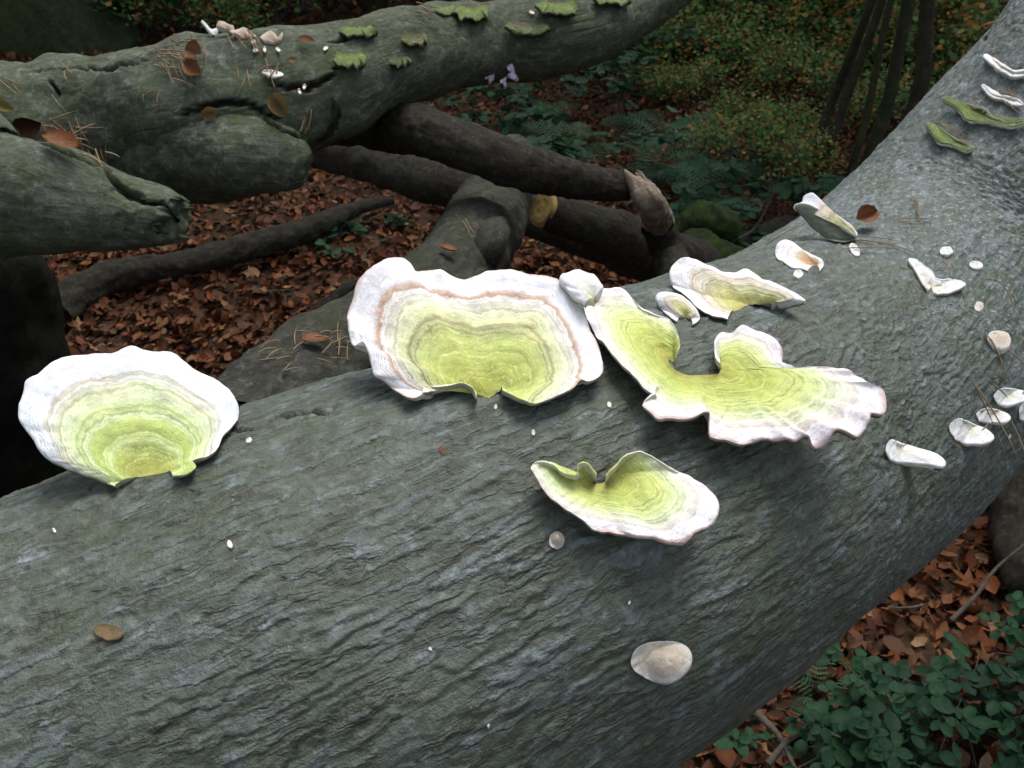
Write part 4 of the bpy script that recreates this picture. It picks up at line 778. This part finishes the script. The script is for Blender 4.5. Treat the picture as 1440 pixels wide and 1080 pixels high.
# individual larger leaves that can be picked out of the litter
def leaf_mesh(name, kind, L, Wd, curl, mat, seed):
    V, Fc = leaf_shape(kind, L, Wd, curl, seed); return mesh_np(name, V, Fc, M[mat])
LM = [leaf_mesh('leaf', 'maple', .11, 1, .9, 'rust', 1), leaf_mesh('leaf', 'beech', .065, .62, .7, 'rust', 2), leaf_mesh('leaf', 'maple', .095, 1, 1.1, 'litter', 3), leaf_mesh('leaf', 'beech', .085, .6, .3, 'litter', 4)]
def place_leaf(me, p, yaw, pitch, roll, label, group, name='fallen_leaf', sc=1.0):
    o = link(name, me); o.matrix_world = Matrix.Translation(p) @ Matrix.Rotation(yaw, 4, 'Z') @ Matrix.Rotation(-pitch, 4, 'Y') @ Matrix.Rotation(roll, 4, 'X') @ Matrix.Scale(sc, 4)
    return tag(o, label, 'leaf', group)
for i in range(28):
    x, y = rnd.uniform(1190, 1440), rnd.uniform(760, 1000)
    p = on_ground(x, y); p.z = float(gz(p.x, p.y)) + .03
    place_leaf(LM[rnd.choice((0, 2, 1, 1, 2, 3, 3))], p, rnd.uniform(0, 6.3), rnd.gauss(0, .2), rnd.gauss(0, .35), 'brown fallen leaf on the litter below the right flank of the big trunk', 'larger leaves in the litter at lower right', sc=.8)
for i in range(70):
    x, y = rnd.uniform(110, 600), rnd.uniform(215, 500)
    p = on_ground(x, y); p.z = float(gz(p.x, p.y)) + .03
    place_leaf(LM[rnd.choice((1, 1, 3, 2))], p, rnd.uniform(0, 6.3), rnd.gauss(0, .25), rnd.gauss(0, .3), 'brown fallen leaf on the litter between the forked log and the big trunk', 'larger leaves in the litter at left', sc=.85)
for i in range(40):
    x, y = rnd.uniform(700, 920), rnd.uniform(290, 400)
    p = on_ground(x, y); p.z = float(gz(p.x, p.y)) + .03
    place_leaf(LM[rnd.choice((1, 3, 2))], p, rnd.uniform(0, 6.3), rnd.gauss(0, .25), rnd.gauss(0, .3), 'brown fallen leaf on the litter under the sawn log', 'larger leaves in the litter under the logs', sc=.85)
# ---- leaves lying on the wood
def on_surf_leaf(x, y, surf, kind, L, Wd, curl, mat, yaw, label, tilt=0.0, lift=.004, roll=0.0, group=None, name='fallen_leaf'):
    P, N = tophit(x, y, surf)
    if P is None: print('leaf miss', label); return
    L *= .86; me = leaf_mesh('leaf', kind, L, Wd * .92, curl * 1.5, mat, int(x + y))
    q = N.to_track_quat('Z', 'X').to_matrix().to_4x4()
    # make local X follow the image's right at yaw 0
    ax = cr - N * cr.dot(N); ax.normalize(); ay = N.cross(ax); B = Matrix((ax, ay, N)).transposed().to_4x4()
    o = link(name, me); o.matrix_world = Matrix.Translation(P + N * lift) @ B @ Matrix.Rotation(R(yaw), 4, 'Z') @ Matrix.Rotation(-R(tilt), 4, 'Y') @ Matrix.Rotation(R(roll), 4, 'X') @ Matrix.Translation((-L / 2, 0, 0))
    return tag(o, label, 'leaf', group)
AC = ('C', 'B', 'A')
on_surf_leaf(283, 83, AC, 'beech', .055, .7, .5, 'rust', -35, 'upper rust brown leaf on the needle pile of the forked log', 12, .012, 25)
on_surf_leaf(281, 103, AC, 'beech', .052, .62, .5, 'rust', -35, 'lower rust brown leaf on the needle pile of the forked log', 8, .012, 20)
on_surf_leaf(50, 176, AC, 'round', .058, .85, .6, 'rustdark', 10, 'dark rounded brown leaf caught in the crease at the left edge', 35, .02, 30)
on_surf_leaf(86, 212, AC, 'beech', .062, .6, .4, 'rust', -10, 'orange brown pointed leaf below the dark rounded one in the crease', 5, .01, 20)
on_surf_leaf(104, 200, AC, 'beech', .055, .4, .8, 'rustdark', -20, 'narrow folded dark brown leaf in the crease', 12, .018, 30)
on_surf_leaf(8, 153, AC, 'beech', .04, .6, .4, 'autumn', -20, 'small yellowish leaf in the crease at the left edge', 8, .01, 20)
on_surf_leaf(430, 61, AC, 'beech', .03, .6, .4, 'rust', 0, 'small orange leaf scrap near the left green bracket', 5, .006)
on_surf_leaf(412, 87, AC, 'beech', .018, .7, .3, 'rust', 0, 'tiny orange leaf scrap above the dark crack', 5, .005)
on_surf_leaf(302, 157, AC, 'beech', .045, .6, .5, 'flake' if False else 'bracken', 20, 'curled tan bark flap at the start of the crack on the stub', 20, .006)
on_surf_leaf(392, 148, AC, 'round', .05, .7, .8, 'bracken', -60, 'grey tan shred of bark hanging by the crack on the forked log', 5, .008, 10)
on_surf_leaf(1212, 317, ('trunk',), 'round', .034, .8, .6, 'rust', 20, 'orange brown leaf standing behind the upturned fungus', 10, .012, 35)
on_surf_leaf(1392, 58, ('trunk',), 'beech', .014, .7, .5, 'rustdark', 20, 'dark red brown leaf scrap among debris at the top of the big trunk', 10, .005)
on_surf_leaf(440, 486, ('H', 'trunk'), 'beech', .034, .7, .3, 'rust', 10, 'orange brown leaf among needles on the root of the side limb', 5, .006)
on_surf_leaf(627, 358, ('H',), 'beech', .035, .6, .4, 'rust', -10, 'orange leaf on the side limb just above the widest fungus', 10, .008)
on_surf_leaf(338, 586, ('trunk',), 'beech', .016, .5, .4, 'rust', 70, 'tiny rust leaf fragment at the trunk edge right of the far left fan', 40, .005)
# ---- pine needles
def needle(a, b, surf, group, label, r=.0006, sag=.004, lift=.003, depth=None):
    (P, N), (P2, N2) = tophit(a[0], a[1], surf), tophit(b[0], b[1], surf)
    if P is None and P2 is None: return
    if P is None: P, N = P2 + Vector((0, 0, 0)), N2; P = CAM + ray(*a) * ((P2 - CAM).length)
    if P2 is None or (P2 - P).length > .075: P2 = CAM + ray(*b) * ((P - CAM).length - .004)
    cxv = N.cross((P2 - P).normalized()) * rnd.uniform(-.004, .004)
    pts = [P.lerp(P2, f) + N * (lift + sag * math.sin(f * 3.1)) + cxv * math.sin(f * 3.1) for f in (0, .35, .7, 1)]
    C = crom([list(p) for p in np.c_[np.zeros(4), np.zeros(4)]], 4) if False else None
    Cn = np.array([np.array(pts[0]) * (1 - t) ** 3 + 3 * np.array(pts[1]) * t * (1 - t) ** 2 + 3 * np.array(pts[2]) * t * t * (1 - t) + np.array(pts[3]) * t ** 3 for t in np.linspace(0, 1, 7)])
    T, A, B = frames(Cn); th = np.arange(4) * math.pi / 2; rr = r * np.array([1, 1, 1, 1, .9, .7, .3])
    V = (Cn[:, None] + rr[:, None, None] * (np.cos(th)[None, :, None] * A[:, None] + np.sin(th)[None, :, None] * B[:, None])).reshape(-1, 3)
    o = link('pine_needle', mesh_np('pine_needle', V, quads(7, 4), M['needle'])); place(o, Cn[0]); tag(o, label, 'needle', group)
def needles(cx, cy, n, spread, L, ang, dang, surf, label, r=.0007, seed=0, lift=.003):
    rg = random.Random(seed)
    for i in range(n):
        a = R(ang + rg.uniform(-dang, dang)); l = L * rg.uniform(.5, 1.0); x = cx + rg.gauss(0, spread[0]); y = cy + rg.gauss(0, spread[1])
        dx, dy = math.cos(a) * l / 2, -math.sin(a) * l / 2
        needle((x - dx, y - dy), (x + dx, y + dy), surf, label.replace('dry pine needle', 'needles'), label, r, lift=lift + rg.uniform(0, .008), sag=rg.uniform(0, .006))
needles(258, 92, 34, (17, 12), 46, -40, 50, AC, 'dry pine needle in the pile beside the two rust leaves on the forked log', .0011, 1, .007)
needles(100, 195, 22, (26, 14), 46, -40, 75, AC, 'dry pine needle caught with brown leaves in the crease at the left', .0011, 2, .007)
needles(145, 225, 8, (12, 10), 40, -50, 40, AC, 'dry pine needle at the lower end of the crease beside the dark crack', .0011, 3, .007)
needles(98, 108, 3, (4, 4), 22, -60, 20, AC, 'short dry pine needle on the smooth upper side of the forked log', .0011, 4, .007)
needles(14, 132, 4, (8, 5), 34, -30, 20, AC, 'dry pine needle at the left edge on the forked log', .0011, 5, .007)
needles(365, 110, 8, (20, 10), 28, 70, 50, AC, 'dry pine needle scattered around the thin pale bracket', .0011, 6, .007)
needles(425, 172, 5, (6, 5), 34, 85, 20, AC, 'dry pine needle standing near the end of the broken stub', .0011, 7, .007)
needles(345, 62, 6, (14, 6), 36, -45, 20, AC, 'dry pine needle below the tan fungi on the crest', .0011, 8, .007)
needles(230, 142, 6, (18, 6), 22, 60, 40, AC, 'short dry pine needle on the flank of the forked log', .0011, 9, .007)
needles(600, 26, 6, (10, 8), 30, -40, 30, AC, 'dry pine needle between the little brackets on the forked log', .0011, 10, .007)
needles(455, 492, 18, (22, 16), 32, 30, 60, ('H', 'trunk'), 'dry pine needle on the root of the side limb left of the widest fungus', .0007, 11)
needles(390, 505, 7, (16, 10), 32, 35, 30, ('H', 'trunk'), 'dry pine needle at the dark hollow beside the side limb', .0007, 12)
needles(655, 330, 3, (8, 8), 34, -50, 20, ('H',), 'pale dry pine needle on the side limb', .0008, 13)
for a, b in [((1078, 348), (1142, 315)), ((1160, 333), (1278, 372)), ((1165, 336), (1240, 352)), ((1200, 336), (1265, 343)), ((1210, 341), (1292, 362)), ((1188, 352), (1262, 352)), ((1256, 312), (1312, 313)), ((1270, 318), (1310, 308)), ((1280, 276), (1292, 306)), ((1286, 280), (1290, 300)), ((1292, 306), (1282, 284))]:
    needle(a, b, ('trunk',), 'needles around the upturned fungus', 'dry pine needle lying between the upturned fungus and the V shaped one', .0006)
for a, b in [((1362, 538), (1392, 600)), ((1366, 546), (1424, 650)), ((1392, 605), (1402, 646)), ((1364, 610), (1380, 592)), ((1382, 474), (1412, 540)), ((1386, 478), (1404, 528)), ((1408, 494), (1436, 524)), ((1406, 408), (1420, 450)), ((1370, 394), (1400, 400)), ((1320, 372), (1330, 394)), ((1386, 540), (1408, 560)), ((1412, 590), (1440, 668)), ((1425, 560), (1440, 520))]:
    needle(a, b, ('trunk',), 'needles at the right end of the trunk', 'dry pine needle on the right end of the trunk near the small white fungi', .0007, lift=.007)
for a, b in [((1318, 176), (1362, 196)), ((1324, 174), (1350, 190)), ((1362, 140), (1388, 150)), ((1408, 132), (1434, 140)), ((1418, 146), (1440, 164)), ((1385, 40), (1400, 22)), ((1388, 38), (1424, 30)), ((1372, 52), (1398, 30)), ((1395, 38), (1420, 24)), ((1420, 128), (1436, 140)), ((1338, 190), (1372, 212))]:
    needle(a, b, ('trunk',), 'needles at upper right', 'dry pine needle caught on the mossy fungi at upper right', .0006, lift=.006)
for a, b in [((1104, 640), (1113, 668)), ((1112, 420), (1140, 446))]:
    needle(a, b, ('trunk',), 'lone needles', 'lone thin needle on the bare bark near the ruffled fungus', .0004)
# lilac fungus scraps hanging below the forked log
for k, (pts, lab) in enumerate([([(682, 112), (680, 107), (688, 106), (694, 104), (696, 110), (690, 115), (684, 117)], 'left lilac white scrap hanging under the forked log'),
                  ([(712, 98), (716, 89), (724, 92), (724, 104), (726, 112), (720, 110), (714, 106)], 'tall lilac white scrap hanging under the forked log'),
                  ([(702, 118), (706, 110), (714, 108), (712, 118), (710, 125), (705, 122)], 'lowest lilac white scrap hanging under the forked log')]):
    bracket('lilac_scrap', lab, pts, 'lilac', surf=('A',), tau=R(60), t0=.006, e=.002, dome=.003, wav=.006, wf=90, ns=50, nr=12, hub=(sum(p[0] for p in pts) / len(pts), sum(p[1] for p in pts) / len(pts)), hubpx=(705, 96), group='lilac scraps', clamp=False, jit=2.5, cat='fungus')
print('details ok')

# ------------------------------------------------------------------ plants
def leaflet(L, Wd, seed, fold=.25):
    V, Fc = leaf_shape('round', L, Wd, fold, seed); return V, Fc
def trifoliate(name, L, mat, seed):
    a = Acc()
    for yw, l in ((0, 1.0), (R(72), .85), (R(-72), .85)):
        V, Fc = (leaf_shape('beech', L * l, .66, .35, seed + int(yw * 10)) if seed % 2 else leaflet(L * l, .68, seed + int(yw * 10))); V[:, 0] += .12 * L; a.add(xform(V, yw, R(-8), 0, (0, 0, 0)), Fc)
    return a.build(name, M[mat])
TRI = [trifoliate('leaf', .055, 'green', 1), trifoliate('leaf', .07, 'green', 2), trifoliate('leaf', .062, 'green', 5), trifoliate('leaf', .045, 'green', 4), trifoliate('leaf', .08, 'greendark', 7)]
def stem_mesh(name, pts, r, mat, ns=6):
    C = np.array([list(p) for p in pts], float); T, A, B = frames(C); th = np.arange(ns) * 2 * math.pi / ns
    rr = np.linspace(r, r * .5, len(C))
    return mesh_np(name, (C[:, None] + rr[:, None, None] * (np.cos(th)[None, :, None] * A[:, None] + np.sin(th)[None, :, None] * B[:, None])).reshape(-1, 3), quads(len(C), ns), M[mat])
def bramble(base, hgt, spread, nstem, nleaf, label, group, seed, sc=1.0, name='bramble_plant'):
    rg = random.Random(seed); e = tag(empty(name, base), label, 'plant', group)
    for s_ in range(nstem):
        a = rg.uniform(0, 6.28); pts = []
        for i in range(7):
            f = i / 6; pts.append((math.cos(a) * spread * f ** 1.2, math.sin(a) * spread * f ** 1.2, hgt * (math.sin(f * 2.0)) * rg.uniform(.92, 1.08)))
        st = link('stem', stem_mesh('stem', pts, .0022 * sc, 'twig'), e)
        for j in range(nleaf):
            f = rg.uniform(.25, 1.0); i = min(5, int(f * 6)); p = Vector(pts[i]).lerp(Vector(pts[i + 1]), f * 6 - i)
            lf = link('leaf', rg.choice(TRI), e); off = Vector((rg.gauss(0, .03), rg.gauss(0, .03), rg.uniform(.0, .03))) * sc
            lf.matrix_local = Matrix.Translation(p + off) @ Matrix.Rotation(rg.uniform(0, 6.28), 4, 'Z') @ Matrix.Rotation(rg.gauss(0, .3), 4, 'Y') @ Matrix.Rotation(rg.gauss(0, .3), 4, 'X') @ Matrix.Scale(rg.uniform(.8, 1.25) * sc, 4)
    return e
def frond_mesh(L, seed, mat='fern', droop=.5):
    a = Acc(); n = 17; rg = random.Random(seed); P = []
    for i in range(n + 1):
        f = i / n; P.append(np.array((L * f * (1 - .25 * f * droop), 0, L * (.55 * f - droop * f * f))))
    for i in range(2, n):
        f = i / n; pl = L * .26 * math.sin(math.pi * min(1, f * .85 + .12)) ** .8
        for sg in (1, -1):
            m = 7
            for k in range(m):      # small leaflets along each pinna
                g_ = k / m; w_ = L * .020 * (1 - g_ * .6); c = P[i] + np.array((pl * .28 * g_, sg * pl * g_, -pl * .15 * g_ * g_)); l = pl / m * 1.05
                V = np.array([(0, 0, 0), (-w_, sg * l * .5, .002), (l * .25, sg * l * 1.1, 0), (w_ * 1.3, sg * l * .5, .002)]) + c + np.array((0, 0, rg.uniform(-.002, .002)))
                a.add(V, np.array([(0, 1, 2), (0, 2, 3)]))
    me = a.build('frond', M[mat], smooth=False); return me, P
FR = [frond_mesh(.42, 1), frond_mesh(.36, 2, 'fern', .7), frond_mesh(.50, 3, 'bracken', .25)]
def fern(base, n, label, group, seed, sc=1.0, kinds=(0, 1)):
    rg = random.Random(seed); e = tag(empty('fern', base), label, 'fern', group); a0 = rg.uniform(0, 6.28)
    for i in range(n):
        me, P = FR[rg.choice(kinds)]; f = link('frond', me, e)
        f.matrix_local = Matrix.Rotation(a0 + i * 6.28 / n + rg.uniform(-.3, .3), 4, 'Z') @ Matrix.Rotation(-rg.uniform(-.1, .4), 4, 'Y') @ Matrix.Rotation(rg.gauss(0, .2), 4, 'X') @ Matrix.Scale(sc * rg.uniform(.8, 1.15), 4)
    return e
def gpt(x, y): p = on_ground(x, y); p.z = float(gz(p.x, p.y)); return p
i = 0
for (x, y, h) in [(1200, 1140, .16), (1245, 1080, .16), (1300, 1110, .18), (1340, 1040, .18), (1385, 1090, .20), (1410, 1010, .20), (1460, 1060, .22), (1225, 1020, .10), (1285, 1010, .12), (1470, 970, .18), (1350, 1160, .2), (1250, 1160, .18), (1150, 1060, .1)]:
    bramble(gpt(x, y), h * .8, .17, 4, 5, 'low green bramble plant with rounded leaflets in the clump at the lower right corner', 'brambles at the lower right', 100 + i, .62); i += 1
fern(gpt(1160, 960), 5, 'dark green fern tucked under the right flank of the big trunk', None, 5, .55)
fern(gpt(1215, 1050), 5, 'dark green fern among brambles at the lower right', None, 6, .6)
i = 0
for (x, y, sc) in [(905, 250, .95), (965, 262, 1.0), (1010, 235, .9), (860, 205, .9), (930, 190, .9), (1000, 290, .8), (800, 215, .8), (1045, 255, .7), (760, 180, .8)]:
    fern(gpt(x, y), 7, 'green fern in the patch growing beyond the stripped branch', 'ferns beyond the broken branch', 20 + i, sc); i += 1
for (x, y, h, sp_, n) in [(500, 330, .06, .12, 4), (545, 245, .07, .12, 4), (590, 255, .06, .1, 4), (200, 318, .05, .1, 3), (470, 350, .05, .15, 4), (560, 300, .05, .12, 4), (700, 300, .05, .1, 3), (870, 360, .05, .1, 3)]:
    bramble(gpt(x, y), h, sp_, 2, n, 'small green seedling patch on the brown litter', 'seedlings on the litter', 60 + i, .8, 'seedling'); i += 1
for (x, y, h) in [(700, 215, .25), (740, 190, .28), (790, 160, .3), (650, 165, .25), (835, 250, .2), (870, 170, .35), (905, 130, .4), (1080, 290, .2), (1000, 330, .12), (850, 120, .35), (960, 320, .15)]:
    bramble(gpt(x, y), h, .3, 4, 8, 'loose green bramble bush growing beyond the dark logs', 'brambles beyond the dark logs', 80 + i, 1.0); i += 1
for (x, y, h) in [(200, 55, .35), (245, 40, .4), (300, 20, .4), (350, 30, .35), (400, 28, .35), (450, 18, .4), (500, 5, .45), (180, 30, .5), (560, -5, .5)]:
    bramble(gpt(x, y), h, .35, 5, 8, 'x', 'brambles behind the crest of the forked log', 140 + int(x), 1.3)
# the three pale leaves that stand out
e = tag(empty('broadleaf_seedling', gpt(955, 250)), 'seedling whose three pale green round leaves stand out above the ferns', 'plant')
pb = on_ground(945, 168, .35)
base = e.location
stm = link('stem', stem_mesh('stem', [tuple(Vector((0, 0, 0)).lerp(pb - base, k / 5)) for k in range(6)], .003, 'twig'), e)
for (x, y, L, yw) in [(930, 160, .075, 160), (944, 158, .07, 80), (948, 172, .095, -60)]:
    p = on_plane(x, y, pb, Vector((0, -1, 0))) - base; lf = link('leaf', leaf_mesh('leaf', 'round', L, .85, .2, 'green', 3), e)
    lf.matrix_local = Matrix.Translation(p) @ Matrix.Rotation(R(yw), 4, 'Z') @ Matrix.Rotation(.4, 4, 'X')
print('plants ok')
# ------------------------------------------------------------------ trees, saplings and shrubs
def foliage_mesh(name, n, cl, rad, size, mat, seed, flat=.6):
    """leaf sized faces in clumps; cl: list of clump centres"""
    rg = np.random.RandomState(seed); cl = np.array(cl); c = cl[rg.randint(0, len(cl), n)]
    p = c + rg.normal(0, 1, (n, 3)) * rad * np.array([1, 1, flat]); sh = [simp('b', .3, 21), simp('c', .5, 22)]
    V, Fc = scatter_leaves(p, [(v, f) for v, f in sh], rg.uniform(.7, 1.3, n) * size, rg.uniform(0, 6.28, n), rg.normal(0, .5, n), rg.normal(0, .6, n))
    return mesh_np(name, V, Fc, M[mat], smooth=False)
def tri_tube(name, pts, r0, r1, mat, ns=10, seed=0):
    st = [tuple(p) + (r0 + (r1 - r0) * i / (len(pts) - 1),) for i, p in enumerate(pts)]
    o, _ = tube(name, st, mat, max(20, len(pts) * 6), ns, lump=.12, seed=seed, caps=(True, True)); return o
def tree(name, base, hgt, r, label, group, seed, mat='mixleaf', lean=(0, 0), crown_z=.45, nl=5000, leaf=.07, rad=.35, spread=.9, ncl=16, tr_ns=16, tmat='treebark'):
    rg = random.Random(seed); e = tag(empty(name, base), label, 'tree', group)
    bend = 1.6 if r < .06 else .3; lean = (lean[0] * (rg.uniform(.8, 1.2) if r < .06 else 1), lean[1])
    pts = [(lean[0] * hgt * f + rg.gauss(0, r * bend), lean[1] * hgt * f + rg.gauss(0, r * bend), hgt * f - .05) for f in (0, .08, .18, .3, .45, .7, 1)]
    t = tri_tube('trunk', pts, r, r * .45, M[tmat], tr_ns, seed); t.parent = e
    cls = []
    for i in range(ncl):
        f = rg.uniform(crown_z, 1.05); a = rg.uniform(0, 6.28); q = spread * rg.uniform(.3, 1) * (1.15 - f * .5)
        c = (lean[0] * hgt * f + q * math.cos(a), lean[1] * hgt * f + q * math.sin(a), hgt * f + .15 * q); cls.append(c)
        if i < 9:
            j = (lean[0] * hgt * (f - .08), lean[1] * hgt * (f - .08), hgt * (f - .08) - .05)
            b = tri_tube('limb', [j, ((j[0] + c[0]) / 2, (j[1] + c[1]) / 2, (j[2] + c[2]) / 2 + .04), c], r * .32, r * .1, M[tmat], 6, seed + i); b.parent = e
    cr_ = link('crown', foliage_mesh('crown', nl, cls, rad, leaf, mat, seed), e)
    return e
def copy_tree(o, loc, rz, sc=1.0, label=None, group=None):
    c = o.copy(); COL.objects.link(c); c.location = loc; c.rotation_euler = (0, 0, rz); c.scale = (sc,) * 3
    if label: c['label'] = label
    if group: c['group'] = group
    for ch in o.children: d = ch.copy(); COL.objects.link(d); d.parent = c
    return c
p = gpt(52, 62)
tree('big_tree', (p.x, p.y, 0), 9, .50, 'large greenish tree trunk rising behind the forked log at the top left corner', None, 1, lean=(.0, .0), crown_z=.6, nl=5000, leaf=.10, rad=.7, spread=2.4, tr_ns=40, tmat='mossbark')
# clump of leaning poles at upper right
for k, (x, y, r_, lx) in enumerate([(1150, 222, .026, .10), (1172, 236, .024, .12), (1196, 244, .020, .07), (1212, 232, .036, .10), (1248, 214, .046, .12), (1166, 190, .018, .06)]):
    p = gpt(x, y); tree('young_tree', p, 5.2, r_, ['leftmost thin dark stem of the clump leaning right behind the trunk', 'second thin stem from the left in the leaning clump', 'slimmest stem in the middle of the leaning clump', 'stout dark stem in the middle of the leaning clump', 'thickest dark stem at the right of the leaning clump', 'faint thin stem behind the left side of the leaning clump'][k],
        'leaning stems at upper right', 10 + k, 'autumn', (lx, .05), .55, 2600, .06, .4, .8, 12, 16)
def shrub(name, base, w_, h_, n, leaf, mat, label, group, seed, ns=6, flat=.7):
    rg = random.Random(seed); e = tag(empty(name, base), label, 'shrub', group); cls = []
    for i in range(ns):
        a = rg.uniform(0, 6.28); q = w_ * rg.uniform(.2, .9); c = (q * math.cos(a), q * math.sin(a), h_ * rg.uniform(.35, .95)); cls.append(c)
        b = link('stem', stem_mesh('stem', [(0, 0, -.03), (c[0] * .3, c[1] * .3, c[2] * .45), (c[0] * .7, c[1] * .7, c[2] * .8), c], .007, 'twig'), e)
    link('foliage', foliage_mesh('foliage', n, cls, w_ * .33, leaf, mat, seed, flat), e); return e
protoS = shrub('leafy_shrub', gpt(300, 20), .5, .8, 1500, .055, 'mixleaf', 'dark leafy shrub behind the crest of the forked log', 'shrubs behind the forked log', 1)
rg = random.Random(4)
for (x, y, s_) in [(200, 0, 1.0), (260, 40, .9), (390, 30, .9), (450, 0, 1.1), (520, 10, 1.0), (600, 5, 1.0), (690, -10, 1.1), (180, 50, .8), (350, -20, 1.2), (330, 60, .6), (780, -25, 1.1), (120, 40, .9)]:
    copy_tree(protoS, gpt(x, y), rg.uniform(0, 6.28), s_)
protoB = shrub('bushy_undergrowth', gpt(900, 60), .5, .55, 1300, .05, 'mixleaf', 'low dark bush in the undergrowth at the top of the picture', 'undergrowth bushes at the top', 2)
for (x, y, s_) in [(960, 40, 1.1), (1020, 70, .9), (880, 110, .7), (1080, 50, 1.2), (1130, 20, 1.2), (1180, 60, 1.0), (1000, 10, 1.3), (930, -10, 1.3), (1230, 20, 1.3), (1290, 60, 1.2), (1330, 100, 1.0), (1280, 130, .8), (1350, 40, 1.2), (1400, -10, 1.4), (1250, 170, .5), (1090, 130, .5), (820, 60, .7), (1160, 150, .5), (1050, 230, .45), (1110, 245, .4), (850, 95, .6), (900, 60, .8), (950, 90, .6), (1010, 110, .6), (1060, 90, .7), (980, 140, .4), (1130, 90, .6), (1040, 180, .4), (860, 30, .9), (1105, 190, .35), (1230, 110, .6), (1290, 90, .7), (1350, 70, .7), (920, 140, .35)]:
    copy_tree(protoB, gpt(x, y), rg.uniform(0, 6.28), s_)
protoA = shrub('autumn_shrub', gpt(1110, 45), .45, .9, 700, .055, 'autumn', 'loose shrub with orange and yellow autumn leaves at upper right', 'autumn shrubs at upper right', 3, 7)
for (x, y, s_) in [(1180, 90, .8), (1290, 30, 1.2), (1340, 20, 1.2), (1240, 60, 1.0), (1050, 10, 1.1), (1400, 10, 1.2), (1320, 110, .7), (1090, 70, .7), (1150, 40, .9), (1000, 60, .6), (1260, 120, .5), (1380, 50, .8)]:
    copy_tree(protoA, gpt(x, y), rg.uniform(0, 6.28), s_)
# forest trees around whose crowns shade the floor
protoT = tree('forest_tree', (-3.5, 7.5, 0), 8.5, .16, 'tall forest tree farther back in the wood', 'forest trees farther back', 50, 'mixleaf', (0, 0), .42, 3800, .11, .7, 2.4, 26, 20)
for i, (x, y, s_) in enumerate([(-1.2, 8.6, 1.0), (1.4, 9.5, 1.1), (4.2, 8.2, 1.0), (6.8, 9.0, 1.1), (-6.5, 9.5, 1.1), (-5.2, 5.2, .9), (7.2, 5.2, 1.0), (2.9, 12, 1.2), (-2.6, 12.5, 1.2), (-9, 7, 1.1), (10, 8, 1.1), (0.3, 14, 1.2), (8, 13, 1.3), (-8, 13, 1.3), (5.6, 3.0, .9), (-5.6, 2.0, .95), (-4.5, -3.5, 1.0), (4.8, -3.0, 1.0), (0.5, -6.5, 1.1), (8.5, -1, 1.1), (-9, -2, 1.1), (6, 7.2, .9)]):
    copy_tree(protoT, (x, y, float(gz(x, y)) - .03), i * 1.7, s_)
print('trees ok')

from bpy_extras.object_utils import world_to_camera_view
bpy.context.view_layer.update()
NW = ['', 'second ', 'third ', 'fourth ', 'fifth ', 'sixth ', 'seventh ', 'eighth ', 'ninth ', 'tenth ', 'eleventh ', 'twelfth ', 'thirteenth ', 'fourteenth ', 'fifteenth ', 'sixteenth ', 'seventeenth ', 'eighteenth ', 'nineteenth ']
def rank(group, what):
    L = [o for o in S.objects if o.get('group') == group and o.get('category')]
    L.sort(key=lambda o: world_to_camera_view(S, cam, o.location).x); n = len(L)
    for i, o in enumerate(L):
        k, side_ = (i, 'left') if i < (n + 1) // 2 else (n - 1 - i, 'right')
        o['label'] = (side_ + 'most' if k == 0 else NW[k] + 'from the ' + side_) + ' of the ' + what
rank('brambles at the lower right', 'low green brambles with rounded leaflets at the lower right')
rank('brambles beyond the dark logs', 'loose green bramble bushes beyond the dark logs')
rank('brambles behind the crest of the forked log', 'tall brambles behind the crest of the forked log')
rank('ferns beyond the broken branch', 'green ferns beyond the stripped branch')
rank('shrubs behind the forked log', 'dark leafy shrubs behind the forked log')
rank('seedlings on the litter', 'small green seedling patches on the brown litter')
rank('white crumbs on the forked log', 'white crumbs on the upper side of the forked log')
rank('forest trees farther back', 'tall forest trees farther back')
rank('autumn shrubs at upper right', 'loose shrubs with orange autumn leaves at upper right')
rank('undergrowth bushes at the top', 'low dark bushes in the undergrowth at the top')
